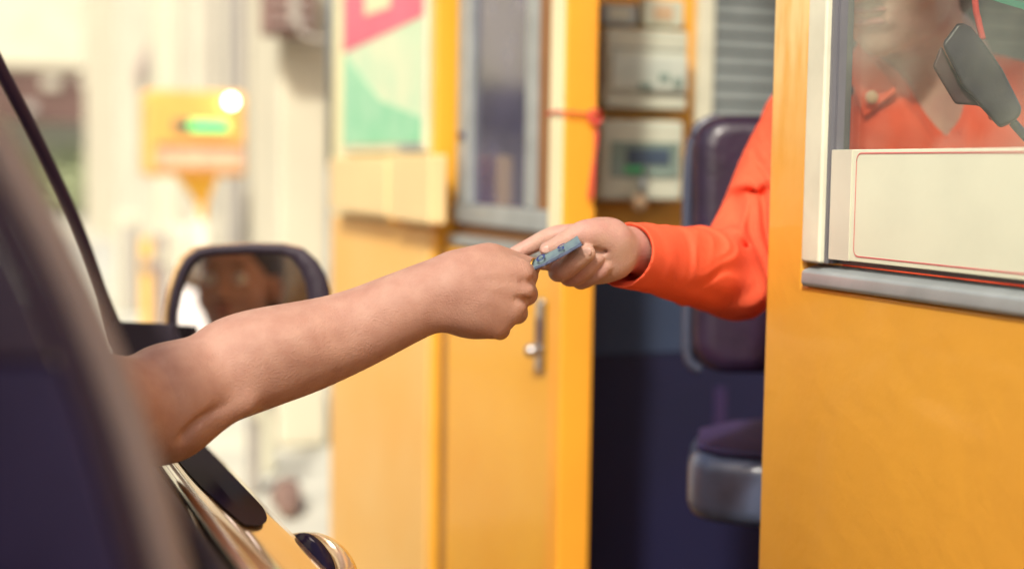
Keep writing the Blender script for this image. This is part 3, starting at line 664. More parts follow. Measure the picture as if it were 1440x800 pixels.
for s in (1, -1):
    d1 = side_skin('door', .632, 1.86, M['booth_tinted_paint'], s, car, sk, ny=24)
    d2 = side_skin('door', -.45, .622, M['booth_tinted_paint'], s, car, sk)
    side_skin('fender', 1.868, 3.55, M['booth_tinted_paint'], s, car, sk, wf, 16)
    side_skin('quarter_panel', -1.85, -.46, M['booth_tinted_paint'], s, car, sk, wf, 12)
    for y0, y1, d in ((.632,1.86,d1), (-.45,.622,d2)):
        side_skin('belt_trim', y0, y1, M['chrome'], s, d, [(.1805,.9285),(.184,.933),(.191,.933),(.197,.927),(.199,.9225)], ny=6)
        side_skin('window_seal', y0, y1, M['car_matte'], s, d, [(.158,.90),(.160,.930),(.168,.934),(.176,.932),(.179,.924)], ny=6)
        side_skin('inner_trim', y0, y1, M['car_in'], s, d, [(.157,.925),(.140,.918),(.115,.90),(.10,.80),(.11,.45),(.15,.30)], ny=6)
        # pull handle in a dark cup
        hy = 1.285 if y0 > 0 else .08
        g = lambda x: x if s > 0 else mirx(x)
        B = Body(); B.ell((g(.322),hy+.0,.822), (.016,.075,.030)); cup = organic('handle_cup', [(B,.003)], M['car_black'], d, 3)
        B = Body(); B.chain([((g(.322),hy-.085,.822),.009),((g(.338),hy-.060,.828),.012),((g(.343),hy,.832),.013),((g(.338),hy+.055,.830),.012),((g(.322),hy+.085,.825),.010)], k=.01)
        organic('handle', [(B,.0022)], M['booth_tinted_paint'], d, 3)
# dark reflection on the driver's door shoulder, modelled as a glossy black patch
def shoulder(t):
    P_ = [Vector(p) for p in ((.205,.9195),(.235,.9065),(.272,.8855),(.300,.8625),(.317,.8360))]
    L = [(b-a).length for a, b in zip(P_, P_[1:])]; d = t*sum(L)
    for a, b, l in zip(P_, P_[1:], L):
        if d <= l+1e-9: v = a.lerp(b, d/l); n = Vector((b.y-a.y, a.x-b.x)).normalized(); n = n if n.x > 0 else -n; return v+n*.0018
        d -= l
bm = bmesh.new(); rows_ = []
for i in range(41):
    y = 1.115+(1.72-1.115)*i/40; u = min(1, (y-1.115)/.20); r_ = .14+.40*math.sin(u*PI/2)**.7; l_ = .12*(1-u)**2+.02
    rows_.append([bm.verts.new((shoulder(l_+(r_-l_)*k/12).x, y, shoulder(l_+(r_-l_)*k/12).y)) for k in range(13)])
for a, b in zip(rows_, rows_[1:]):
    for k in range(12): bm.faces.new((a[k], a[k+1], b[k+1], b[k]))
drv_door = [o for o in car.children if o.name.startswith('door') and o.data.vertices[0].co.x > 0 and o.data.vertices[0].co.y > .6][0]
o = obj('dark_reflection', bm, M['car_black'], drv_door, smooth=True)
# hood, bumpers, deck
def loft(name, rows, m, parent, th=.01):
    bm = bmesh.new(); R_ = [[bm.verts.new(p) for p in r] for r in rows]
    for a, b in zip(R_, R_[1:]):
        for k in range(len(a)-1): bm.faces.new((a[k], a[k+1], b[k+1], b[k]))
    o = obj(name, bm, m, parent, smooth=True)
    if th: so = o.modifiers.new('solid', 'SOLIDIFY'); so.thickness = th; so.offset = 0
    return o
def arch(y, xh, z, crown, n=12): return [(CX+xh*math.cos(PI*k/n)*1.0, y, z+crown*math.sin(PI*k/n)) for k in range(n+1)]
hw = .20-CX
loft('hood', [arch(y, hw+wf(y)[0]-.004, .916+wf(y)[1], .045-.01*i/6) for i, y in enumerate((1.88,2.2,2.6,3.0,3.3,3.5))], M['booth_tinted_paint'], car)
loft('deck_lid', [arch(y, hw+wf(y)[0]-.004, .918+wf(y)[1], .03) for y in (-1.25,-1.5,-1.83)], M['booth_tinted_paint'], car)
def endcap(name, y, sg, parent):
    xh = .33-CX+wf(y)[0]; rows = []
    for z in (.22,.32,.45,.58,.70,.80): 
        rows.append([(CX+xh*math.cos(PI*k/16), y+sg*.22*math.sin(PI*k/16)**.6*(1-.3*abs(z-.5)), z) for k in range(17)])
    loft(name, rows, M['booth_tinted_paint'], parent)
endcap('bumper', 3.54, 1, car); endcap('bumper', -1.84, -1, car)
for sg in (1,-1):
    for y, mm in ((3.66,M['box_white']),(-1.97,M['red_string'])):
        B = Body(); B.ell((CX+sg*.55,y,.68), (.14,.08,.055)); organic('headlight' if y > 0 else 'tail_light', [(B,.008)], mm, car, 2)
# greenhouse: pillars, roof, glass
PB = (.185,1.84,.935); 
pA = [Vector((.192,1.86,.93)), at(165,500,1.78), at(120,350,1.66)+Vector((0,0,0)), at(60,215,1.58), at(0,97,1.50)]
dirA = (pA[-1]-pA[-2]).normalized(); pA += [pA[-1]+dirA*.10+Vector((0,0,.0)), pA[-1]+dirA*.16+Vector((-.01,-.04,-.01))]
def flipp(L): return [Vector((mirx(p.x), p.y, p.z)) for p in L]
for L in (pA, flipp(pA)):
    bm = bmesh.new(); tube(bm, smoothpts(L, 4), .0078, 10); obj('windscreen_pillar', bm, M['pillar'], car, smooth=True)
ztop = pA[-1].z; xt = pA[-1].x
# window frame sail and mirror foot
sail = [at(x,y,1.735) for x,y in ((114,342),(122,344),(131,362),(168,452),(244,455),(247,478),(242,508),(170,507),(150,486))]
prism_o('mirror_sail', sail, ray(180,450)*.022, M['car_matte'], car, bevel=.003)
prism_o('mirror_sail', [Vector((mirx(p.x),p.y,p.z)) for p in sail], ray(180,450)*.022, M['car_matte'], car)
# roof
rows = []
for y, zr, xr_ in ((pA[-1].y,ztop,xt-.01),(1.15,ztop+.02,xt-.06),(.9,ztop+.03,xt-.07),(.2,ztop+.03,xt-.07),(-.5,ztop,xt-.05),(-.75,ztop-.05,xt-.03)):
    rows.append([(CX+(xr_-CX)*math.cos(PI*k/14), y, zr+.05*math.sin(PI*k/14)**.7) for k in range(15)])
loft('roof', rows, M['booth_tinted_paint'], car, .02)
rf = rows[0]; cow = arch(1.87, hw-.03, .93, .04, 14)
loft('windscreen', [cow, rf], M['car_glass'], car, 0)
loft('rear_window', [rows[-1], arch(-1.24, hw-.06, .925, .03, 14)], M['car_glass'], car, 0)
# near centre pillar, close to the lens
bpts = [(-14,120),(40,215),(92,310),(142,412),(184,512),(220,612),(250,712),(276,812),(296,900)]
def wide(L, off): return [(x+off, y) for x, y in L]
def bpil(name, o0, o1, d0, d1, m, mirror=False, th=.03, sl=slice(None)):
    bm = bmesh.new(); A = [at(x+o0, y, d0) for x, y in bpts[sl]]; Bq = [at(x+o1, y, d1) for x, y in bpts[sl]]
    if mirror: A, Bq = flipp(A), flipp(Bq)
    a = [bm.verts.new(p) for p in A]; b = [bm.verts.new(p) for p in Bq]
    a2 = [bm.verts.new(p+Vector((0,th,0))) for p in A]; b2 = [bm.verts.new(p+Vector((0,th,0))) for p in Bq]
    for i in range(len(a)-1):
        for q in ((a,b),(b,b2),(b2,a2),(a2,a)): bm.faces.new((q[0][i], q[0][i+1], q[1][i+1], q[1][i]))
    bm.faces.new((a[0],b[0],b2[0],a2[0])); bm.faces.new((a[-1],b[-1],b2[-1],a2[-1]))
    return obj(name, bm, m, car, smooth=False, bevel=.004)
for mr_ in (False, True):
    bpil('door_frame_sheen', -62, -4, .60, .61, M['pillar_edge'], mr_)
    bpil('door_frame_seal', -100, -64, .59, .598, M['pillar'], mr_)
    bpil('centre_pillar', -330, -102, .57, .589, M['pillar'], mr_, .05, slice(0,5))
    bpil('lower_pillar', -360, -101, .568, .588, M['car_in'], mr_, .05, slice(4,9))  # navy lower piece: the pillar goes from purple to navy in two steps
# top of pillar to roof, and rear pillars
pt = at(-110,120,.60)
for q in ([pt, Vector((xt-.02,.60,ztop+.01))],): 
    tube_o('pillar_upper', q, .022, M['pillar'], car); tube_o('pillar_upper', flipp(q), .022, M['pillar'], car)
for q in ([Vector((xt-.05,-.55,ztop)), Vector((.15,-1.2,.93))],):
    tube_o('rear_pillar', q, .035, M['booth_tinted_paint'], car); tube_o('rear_pillar', flipp(q), .035, M['booth_tinted_paint'], car)
# cabin
bx('floor_pan', (-1.33,-1.2,.20), (.27,1.9,.26), M['car_in'], car)
bx('dashboard', (-1.2,1.45,.62), (.13,1.86,.90), M['car_in'], car, bevel=.05)
for y, sg in ((2.75,1),(-1.05,1)):
    for x in (.21, mirx(.21)):
        wq = bmesh.new(); bmesh.ops.create_cone(wq, cap_ends=True, segments=40, radius1=.32, radius2=.32, depth=.20)
        bmesh.ops.rotate(wq, verts=wq.verts[:], matrix=Matrix.Rotation(PI/2, 3, 'Y')); bmesh.ops.translate(wq, verts=wq.verts[:], vec=(x,y,.32))
        wo = obj('wheel', wq, M['rubber'], car, bevel=.02)
        wq = bmesh.new(); bmesh.ops.create_cone(wq, cap_ends=True, segments=32, radius1=.21, radius2=.19, depth=.21)
        bmesh.ops.rotate(wq, verts=wq.verts[:], matrix=Matrix.Rotation(PI/2, 3, 'Y')); bmesh.ops.translate(wq, verts=wq.verts[:], vec=(x+(.004 if x > 0 else -.004),y,.32))
        obj('rim', wq, M['steel'], wo, bevel=.01)
def seat(cx, y0, name='front_seat'):
    B = Body(); B.cap((cx-.20,y0,.50), (cx+.20,y0,.50), .10, k=.03); B.cap((cx-.20,y0+.38,.53), (cx+.20,y0+.38,.53), .09, k=.1); B.cap((cx,y0,.50), (cx,y0+.38,.52), .12, k=.08)
    B.cap((cx-.17,y0-.06,.60), (cx-.15,y0-.20,1.0), .08, k=.05); B.cap((cx+.17,y0-.06,.60), (cx+.15,y0-.20,1.0), .08, k=.05); B.cap((cx,y0-.06,.60), (cx,y0-.20,1.0), .09, k=.08)
    o = organic(name, [(B,.012)], M['leather'], car, 3)
    B = Body(); B.cap((cx-.08,y0-.22,1.16), (cx+.08,y0-.22,1.16), .065, k=.03); B.cap((cx,y0-.22,1.02), (cx,y0-.22,1.14), .02, k=.02); organic('headrest', [(B,.008)], M['leather'], o, 3)
seat(-.22, .60); seat(-.88, .60)
bm = bmesh.new(); 
ring = [(-.25+.17*math.cos(2*PI*k/40), 1.30-.04*math.sin(2*PI*k/40), .87+.17*math.sin(2*PI*k/40)) for k in range(41)]
tube(bm, ring, .014, 10, False); tube(bm, [(-.41,1.31,.86),(-.25,1.33,.85),(-.09,1.31,.86)], .016); tube(bm, [(-.25,1.33,.85),(-.25,1.55,.80)], .025)
obj('steering_wheel', bm, M['car_matte'], car, smooth=True)
# ---- door mirror
mo = [(237,462),(238,436),(243,408),(252,380),(262,362),(278,350),(300,346),(350,343),(402,344),(428,350),(446,366),(458,386),(465,408),(466,436),(456,464),(436,486),(400,498),(330,503),(270,502),(246,490)]
mi = [(249,462),(249,438),(254,412),(262,388),(272,370),(284,359),(304,356),(350,354),(398,355),(414,361),(426,376),(434,396),(438,416),(438,438),(430,458),(414,474),(390,484),(330,489),(276,488),(256,478)]
DM = 1.80; cxm = (352, 422)
def scl(L, s, ox=0, oy=0): return [((x-cxm[0])*s+cxm[0]+ox, (y-cxm[1])*s+cxm[1]+oy) for x, y in L]
mir = empty('m', (0,0,0)); bpy.data.objects.remove(mir)
def ringloft(name, rings, m, parent, cap=True, capfirst=False):
    bm = bmesh.new(); R_ = [[bm.verts.new(p) for p in r] for r in rings]; n = len(R_[0])
    for a, b in zip(R_, R_[1:]):
        for k in range(n): bm.faces.new((a[k], a[(k+1)%n], b[(k+1)%n], b[k]))
    if cap: bm.faces.new(R_[-1])
    if capfirst: bm.faces.new(R_[0])
    return obj(name, bm, m, parent, smooth=True)
def px3(L, d): return [at(x, y, d) for x, y in L]
mi = scl(mi, .975, -3, 1)
for mirrored in (False, True):
    fl = (lambda L: flipp(L)) if mirrored else (lambda L: L)
    mh = ringloft('mirror_housing', [fl(px3(scl(mo,.985,-4,2), DM+.012)), fl(px3(scl(mo,1.03,-6,0), DM+.022)), fl(px3(scl(mo,1.02,-7,0), DM+.05)), fl(px3(scl(mo,.93,-8,2), DM+.085)), fl(px3(scl(mo,.72,-8,4), DM+.11)), fl(px3(scl(mo,.35,-8,4), DM+.122))], M['booth_tinted_paint'], car)
    ringloft('mirror_rim', [fl(px3(mo, DM+.014)), fl(px3(scl(mo,1.0), DM)), fl(px3(scl(mo,.985), DM-.004)), fl(px3(scl(mi,1.02), DM-.003)), fl(px3(mi, DM+.004)), fl(px3(mi, DM+.012))], M['car_matte'], mh, cap=False)
    # glass, turned a little towards the cabin
    bm = bmesh.new(); vs = []
    for x, y in scl(mi, 1.0):
        p = at(x, y, DM+.005 + .05*(422-y)/2000*DM); vs.append(Vector((mirx(p.x),p.y,p.z)) if mirrored else p)
    bm.faces.new([bm.verts.new(p) for p in vs]); obj('mirror_glass', bm, M['mirror'], mh)

# ================================================================== DRIVER
drv = empty('person', (-.25,.75,.5), 'driver reaching a bare arm out of the car window with a folded note', 'person')
A = Body()
arm = [((300,533,1.25),.0425),((362,510,1.265),.0424),((430,488,1.28),.0408),((500,463,1.29),.0365),((565,434,1.295),.0335),((612,414,1.30),.0320),((640,406,1.30),.0315)]
# elbow to wrist
P3 = lambda t: at(*t)
A.chain([(P3((238,562,1.225)),.0455)]+[(P3(p), r) for p, r in arm], k=.012)
A.ell(P3((222,604,1.22)), [.026,.026,.022], k=.03)              # elbow point
sh = Vector((-.055,1.03,1.055))
A.chain([(P3((238,562,1.225)),.0455), (P3((185,577,1.20)),.045), (sh*.5+P3((185,577,1.20))*.5,.048), (sh,.058)], k=.015)
A.ell(P3((380,476,1.262)), [.045,.03,.016], ax=[RC,F,UC], k=.03)
A.ell(P3((632,443,1.292)), [.012,.010,.009], ax=[RC,F,UC], k=.018)   # wrist bone
# inner elbow crease
A.chain([(P3((322,570,1.213)),.0008),(P3((296,580,1.203)),.0014),(P3((274,594,1.194)),.0016),(P3((258,612,1.190)),.0008)], k=.012, sub=True)
A.chain([(P3((340,566,1.232)),.010),(P3((305,582,1.222)),.011),(P3((272,600,1.212)),.010)], k=.014)
# hand: back of the fist towards the lens, thumb side on top
wr = P3((636,408,1.30))
K = [(729,383,1.305,.0125),(730,408,1.300,.0128),(717,434,1.298,.0122),(695,456,1.300,.0112)]
W_ = [(640,388,1.300,.017),(640,402,1.298,.018),(640,418,1.298,.017),(642,432,1.302,.015)]
H = Body()
for kx, wx in zip(K, W_):
    mid = at((kx[0]+wx[0])/2, (kx[1]+wx[1])/2-3, (kx[2]+wx[2])/2-.004)
    H.chain([(at(*wx[:3]), wx[3]), (mid, .0170), (at(*kx[:3]), kx[3])], k=.016)
H.ell(P3((688,412,1.318)), [.034,.022,.030], ax=[RC,F,UC], k=.012)       # palm bulk
H.ell(P3((672,440,1.312)), [.030,.020,.020], ax=[RC,F,UC], k=.018)       # heel of hand
H.ell(P3((664,452,1.318)), [.022,.016,.012], ax=[RC,F,UC], k=.012)
# first web / thumb metacarpal
H.chain([(P3((648,384,1.300)),.0165),(P3((682,361,1.305)),.0125),(P3((706,364,1.318)),.0115),(P3((738,372,1.338)),.0090),(P3((752,373,1.346)),.0070)], k=.012)
# fingers: proximal goes away from lens, then curls back left into the palm
fing = [((729,383,1.305),.0122,(741,388,1.345),.0108,(722,386,1.368),.0095,(700,384,1.352),.0080),
        ((730,408,1.300),.0125,(740,414,1.343),.0110,(718,412,1.370),.0095,(696,408,1.352),.0080),
        ((717,434,1.298),.0120,(727,441,1.338),.0102,(706,438,1.364),.0090,(686,430,1.350),.0078),
        ((695,456,1.300),.0110,(703,464,1.334),.0095,(686,458,1.356),.0082,(670,450,1.345),.0072)]
for a, ra, b, rb, c_, rc_, d_, rd_ in fing:
    H.chain([(P3(a),ra),(P3(b),rb),(P3(c_),rc_),(P3(d_),rd_)], k=.004)
# grooves between knuckles, tendons
for (x0,y0,x1,y1,d) in ((750,396,735,397,1.2915),(742,422,727,421,1.2890)):
    H.chain([(at(x0,y0,d+.012), .0018), (at((x0+x1)/2,(y0+y1)/2,d+.0005), .0015), (at(x1,y1,d-.003), .0005)], k=.008, sub=True)
for x0,y0,x1,y1 in ((652,388,722,386),(652,402,722,408),(654,418,708,430)):
    H.chain([(at(x0,y0,1.2825),.0010),(at((x0+x1)/2,(y0+y1)/2-1,1.2785),.0018),(at(x1,y1,1.2915),.0022)], k=.008)
A.p += H.p
body = Body()
hd_c = Vector((-.26,.86,1.245)); frd = frame3(Vector((.25,1,-.05)))
Pd = head(body, hd_c, frd, 1.0, neck=[(Vector((-.26,.84,1.11)),.055),(Vector((-.26,.82,1.05)),.07)])
body.cap((-.40,.82,1.0), (-.12,.86,1.02), .07, k=.05); body.cap((-.26,.80,.62), (-.26,.82,1.0), .12, k=.08)
body.chain([(Vector((-.44,.84,1.02)),.055),(Vector((-.50,.98,.84)),.045),(Vector((-.42,1.24,.90)),.032),(Vector((-.40,1.29,.92)),.036)], k=.03)
sk_o = organic('body', [(A,.0017),(body,.0045)], M['skin'], drv, 3)
Sh = Body()
Sh.cap((-.38,.82,.99), (-.14,.86,1.02), .092, k=.05); Sh.cap((-.26,.79,.60), (-.26,.82,.98), .155, k=.08)
Sh.chain([(Vector((-.14,.87,1.02)),.085),(sh,.078),(sh*.6+P3((190,556,1.20))*.4,.068)], k=.04)
Sh.chain([(Vector((-.40,.83,1.02)),.08),(Vector((-.49,.94,.90)),.062)], k=.04)
organic('shirt', [(Sh,.006)], M['white_cloth'], drv, 3)
Tr = Body(); Tr.cap((-.36,.80,.58), (-.16,.80,.58), .13, k=.06)
for sg in (-.09,.09): Tr.chain([(Vector((-.26+sg,.82,.58)),.10),(Vector((-.26+sg*1.3,1.22,.66)),.07),(Vector((-.26+sg*1.2,1.50,.36)),.05)], k=.03)
organic('trousers', [(Tr,.01)], M['trousers'], drv, 3)
for sg in (-.09,.09):
    B = Body(); B.chain([(Vector((-.26+sg*1.2,1.50,.32)),.045),(Vector((-.26+sg*1.2,1.66,.30)),.038)], k=.02); organic('shoe', [(B,.008)], M['navy'], drv, 3)
head_extras(Pd, frd, drv)
bm = bmesh.new(); rc = P3((751,377,1.334)); ringp = [rc+(RC*math.cos(2*PI*k/24)*.35+UC*math.sin(2*PI*k/24)+F*math.cos(2*PI*k/24)*.94)*.0088 for k in range(25)]
tube(bm, ringp, .0011, 8, False); obj('ring', bm, M['gold'], drv, smooth=True)

# ================================================================== BANKNOTE
nb = empty('banknote', at(780,355,1.33), 'folded blue banknote passed between the two hands', 'banknote')
# corners: image quad swept in depth so the folded strip tilts away
tl, tr, brr, bl = at(735,371,1.337), at(812,332,1.320), at(818,343,1.308), at(747,379,1.322)
def fold(name, off, m, e=0):
    bm = bmesh.new(); n = 14; rows = []
    nrm = (tr-tl).cross(bl-tl).normalized()
    for i in range(n+1):
        t = i/n; sag = nrm*(.0020*math.sin(PI*t*1.1)+.0006*math.sin(9*t)) + nrm*off*(1-.25*t)
        a = tl.lerp(tr, t)+sag; b = bl.lerp(brr, t)+sag
        rows.append([bm.verts.new(a.lerp(b, s)+nrm*.0010*math.sin(PI*s)) for s in (0,.12,.35,.6,.85,1)])
    for p, q in zip(rows, rows[1:]):
        for k in range(5): bm.faces.new((p[k], p[k+1], q[k+1], q[k]))
    o = obj(name, bm, m, nb, smooth=True); so = o.modifiers.new('s', 'SOLIDIFY'); so.thickness = .0003; return o, nrm
top, nrm = fold('note_face', 0, M['note']); 
if nrm.dot(F) > 0: sgn = -1
else: sgn = 1
for k in range(1, 4): fold('note_fold', -sgn*.0005*k, M['note'] if k != 2 else M['note_edge'])
# fold lip along the lower edge
bm = bmesh.new(); tube(bm, [bl.lerp(brr,t)-nrm*sgn*.0013+nrm*.0012*math.sin(PI*t*1.1)*1 for t in [i/12 for i in range(13)]], .0008, 8); obj('note_fold', bm, M['note_edge'], nb, smooth=True)
# dark printed band along the lower fold and small print
bm = bmesh.new(); rr_ = []
for i in range(15):
    t = i/14; sag = nrm*(.0020*math.sin(PI*t*1.1)+.0006*math.sin(9*t)); a = tl.lerp(tr,t)+sag; b = bl.lerp(brr,t)+sag
    rr_.append([bm.verts.new(a.lerp(b,s_)+nrm*(.0010*math.sin(PI*s_))+nrm*sgn*.0004) for s_ in (.80+.05*math.sin(i*2.1),.97)])
for a, b in zip(rr_[:-1], rr_[1:]): bm.faces.new((a[0],b[0],b[1],a[1]))
obj('printed_band', bm, M['note_edge'], nb)
# printed numerals, seen upside down
ux = (tr-tl).normalized(); vy = (bl-tl); vy = (vy-ux*vy.dot(ux)).normalized(); hgt = (bl-tl).length
def glyph(ch, pos, size, sx=1.0):
    c = bpy.data.curves.new('t', 'FONT'); c.body = ch; c.size = size; c.extrude = 0; c.offset = 0
    o = bpy.data.objects.new('numeral', c); COL.objects.link(o)
    dg = bpy.context.evaluated_depsgraph_get(); me = bpy.data.meshes.new_from_object(o.evaluated_get(dg)); bpy.data.objects.remove(o)
    for v in me.vertices:
        v.co = pos - ux*v.co.x*sx + vy*v.co.y + nrm*sgn*(.0012+v.co.z)
    me.materials.clear(); me.materials.append(M['note_ink']); o = link(bpy.data.objects.new('numeral', me), nb)
    o.matrix_parent_inverse = Matrix.Translation(-nb.location)
    return o
for t0, ch in ((.80,'5'),(.43,'0')):
    p = tl.lerp(tr, t0)+vy*hgt*.16+nrm*sgn*.0004
    glyph(ch, p, hgt*.70, 1.7)

# ================================================================== CASHIER
cs = empty('person', (1.25,1.45,.8), 'cashier in orange uniform shirt seated in the booth, reaching out through the doorway', 'person')
C = Body()
# wrist and palm
C.chain([(P3((940,366,1.47)),.030),(P3((902,353,1.415)),.0245),(P3((876,350,1.385)),.0225),(P3((856,348,1.368)),.024)], k=.012)
C.ell(P3((846,340,1.362)), [.026,.020,.021], ax=[RC,F,UC], k=.014)
C.ell(P3((858,364,1.365)), [.022,.017,.021], ax=[RC,F,UC], k=.014)       # hypothenar
C.ell(P3((836,352,1.372)), [.018,.014,.026], ax=[RC,F,UC], k=.014)
C.ell(P3((838,378,1.372)), [.014,.012,.012], ax=[RC,F,UC], k=.012)
# thumb: over the note, pointing down-left
C.chain([(P3((858,336,1.352)),.0170),(P3((830,330,1.340)),.0150),(P3((808,333,1.334)),.0112),(P3((787,344,1.334)),.0088),(P3((769,351,1.336)),.0070)], k=.010)
# index behind the note
C.chain([(P3((822,330,1.378)),.0105),(P3((799,329,1.382)),.0096),(P3((775,333,1.386)),.0095),(P3((748,345,1.390)),.0082),(P3((722,358,1.386)),.0072)], k=.006)
# middle, ring, little finger curled back towards the palm
C.chain([(P3((818,345,1.380)),.0100),(P3((786,379,1.372)),.0092),(P3((790,381,1.350)),.0098),(P3((808,368,1.336)),.0096),(P3((825,356,1.328)),.0084)], k=.0025)
C.chain([(P3((812,348,1.376)),.0085),(P3((785,368,1.365)),.0072),(P3((764,371,1.352)),.0062)], k=.0025)
C.chain([(P3((826,358,1.385)),.0098),(P3((800,386,1.380)),.0088),(P3((806,389,1.362)),.0094),(P3((824,377,1.348)),.0092),(P3((838,363,1.342)),.0080)], k=.0025)
C.chain([(P3((838,370,1.388)),.0090),(P3((816,394,1.385)),.0080),(P3((824,394,1.368)),.0076),(P3((842,384,1.352)),.0070),(P3((852,374,1.348)),.0062)], k=.0025)
# palm creases
C.chain([(P3((812,338,1.330)),.0015),(P3((832,352,1.335)),.0018),(P3((852,352,1.341)),.0015),(P3((868,342,1.350)),.001)], k=.006, sub=True)
Cb = Body()
hc = at(1268,-72,1.60); frc = frame3(Vector((-.86,-.50,-.20)))
shc = at(1155,185,1.70)
neck_b = at(1330,150,1.74)
Pc = head(Cb, hc, frc, 1.02, neck=[(at(1300,70,1.68),.054),(neck_b,.062)])
Cb.cap(at(1200,230,1.72), at(1430,230,1.72), .065, k=.06); Cb.cap(at(1318,90,1.695), at(1338,200,1.69), .056, .050, k=.03); Cb.cap(at(1300,240,1.74), at(1300,560,1.80), .10, k=.08)
Cb.chain([(at(1450,220,1.70),.055),(at(1500,420,1.60),.045),(at(1400,560,1.45),.035)], k=.03)
hand_l = [(at(1395,566,1.44),.028),(at(1370,575,1.42),.026)]; Cb.chain(hand_l, k=.02)
organic('body', [(C,.0013),(Cb,.0045)], M['skin_pale'], cs, 3)
# sleeve with cuff, folds at the elbow
Sl = Body(); HW = []
sl = [((905,362,1.415),.0330),((945,370,1.46),.0375),((990,380,1.52),.0430),((1030,384,1.575),.0470)]
Sl.chain([(P3(p), r) for p, r in sl], k=.01)
Sl.chain([(P3((1030,384,1.575)),.0470),(P3((1064,325,1.61)),.0480),(P3((1108,240,1.655)),.0560),(shc,.070)], k=.012)
Sl.chain([(P3((874,358,1.380)),.0325),(P3((905,363,1.415)),.0335)], k=.004)
Sl.ell(P3((1040,412,1.56)), [.030,.035,.025], k=.02)
To = Body(); SlA = Sl; Sl = To
Sl.chain([(shc,.070),(at(1230,200,1.72),.095),(at(1340,210,1.74),.11),(at(1440,215,1.72),.085)], k=.04)
Sl.chain([(at(1230,230,1.72),.10),(at(1268,420,1.77),.14),(at(1275,600,1.80),.14)], k=.08)
Sl.chain([(at(1370,230,1.74),.10),(at(1370,400,1.78),.15),(at(1350,600,1.80),.15)], k=.08)
Sl.chain([(at(1440,215,1.71),.085),(at(1500,410,1.60),.062),(at(1430,530,1.49),.050)], k=.04)
# folds
Sl = SlA
def fold_line(pts, r, k=.012, sub=False):
    n = len(pts); Sl.chain([(P3(p), r*(.35 if i in (0, n-1) else 1)) for i, p in enumerate(pts)], k, sub)
fold_line([(1006,300,1.565),(1022,345,1.522),(1040,368,1.530),(1046,400,1.535)], .0035, .014, True)
fold_line([(1000,318,1.535),(1030,338,1.523),(1052,356,1.545)], .004, .014, True)
fold_line([(1024,246,1.60),(1052,236,1.585),(1082,228,1.598)], .0035, .014, True)
fold_line([(1028,268,1.60),(1060,262,1.570),(1090,262,1.59)], .005, .014)
fold_line([(940,352,1.428),(985,372,1.465),(1020,398,1.518)], .0035, .014)
fold_line([(955,392,1.433),(1000,408,1.488),(1028,425,1.54)], .0035, .012, True)
fold_line([(1046,395,1.520),(1060,360,1.56),(1068,320,1.575)], .006, .014)
fold_line([(1058,404,1.545),(1076,360,1.58)], .0035, .012, True)
fold_line([(985,330,1.50),(1012,352,1.512),(1022,372,1.520)], .005, .012)
# open the cuff
Sl.cap(P3((862,352,1.368)), P3((906,364,1.418)), .0278, .0260, .002, True)
Sl.cap(P3((828,346,1.335)), P3((864,352,1.370)), .042, .036, .002, True)
Sl = To
# v-neck opening
Sl.cap(P3((1316,20,1.60)), P3((1338,190,1.60)), .085, .022, .006, True)

EL3 = at(1040,395,1.57); CR3 = at(1000,312,1.545)
def wrap_noise(P):
    out = P.copy(); Fn = np.array(F); d_el = (EL3-CR3).normalized(); s_el = d_el.cross(F).normalized()
    for i in range(len(P)):
        v = Vector(P[i]); r = v-CR3; a = r.dot(d_el); b = r.dot(s_el); c = r.dot(F)
        wv = Vector((a*9, b*34+3*mnoise.noise(v*12), c*14)); n = mnoise.noise(wv); ridge = (1-abs(n)*2.4)
        near = math.exp(-((v-EL3).length/.11)**2) + .55*math.exp(-(r.length/.12)**2)+.16
        n1 = mnoise.noise(v*22)*.0025
        k = near*ridge*.0088 + n1
        out[i] = P[i] - Fn*k*.8 + np.array((0,0,1))*k*.35
    return out
sv = organic('shirt', [(SlA,.0022),(To,.006)], M['orange'], cs, 2, warp=wrap_noise)
sv.data.materials.append(M['orange_in'])
# collar flaps
def flap(pts, th): 
    bm = bmesh.new(); prism(bm, [P3(p) for p in pts], ray(1300,150)*th); return obj('collar', bm, M['orange'], cs, bevel=.003)
flap([(1206,60,1.63),(1250,112,1.60),(1262,128,1.60),(1215,166,1.60),(1186,96,1.63)], .006)
flap([(1345,185,1.615),(1400,110,1.63),(1420,95,1.66),(1425,165,1.62),(1372,208,1.61)], .006)
for (x,y,d,r,mm) in ((1226,137,1.594,.0075,M['beige']),(1190,128,1.60,.009,M['navy'])):
    B = Body(); B.ell(P3((x,y,d)), [r,.003,r], ax=[RC,F,UC]); organic('shirt_button' if r < .008 else 'badge', [(B,.0009)], mm, cs, 2)
Tr = Body(); hp = at(1290,640,1.82)
Tr.cap(hp+Vector((-.09,-.05,0)), hp+Vector((.09,.05,0)), .13, k=.06)
fwd = Vector((-.25,-.97,0)).normalized()
for sg in (-.1,.1):
    s0 = hp+Vector((sg,0,0)); Tr.chain([(s0,.10),(s0+fwd*.42+Vector((0,0,.02)),.07),(s0+fwd*.46+Vector((0,0,-.36)),.05)], k=.03)
organic('trousers', [(Tr,.01)], M['trousers'], cs, 3)
for sg in (-.1,.1):
    B = Body(); s0 = hp+Vector((sg,0,0))+fwd*.46; B.chain([(Vector((s0.x,s0.y,.38)),.042),(Vector((s0.x,s0.y-.14,.36)),.035)], k=.02); organic('shoe', [(B,.008)], M['navy'], cs, 3)
head_extras(Pc, frc, cs, 1.02)
def nail(p, r, ax): B = Body(); B.ell(P3(p), r, ax=ax); organic('fingernail', [(B,.0006)], M['nail'], cs, 2)
def axd(a, b):
    t = (P3(b)-P3(a)).normalized(); n = (-F-t*(-F).dot(t)).normalized(); return [t, n, t.cross(n)]
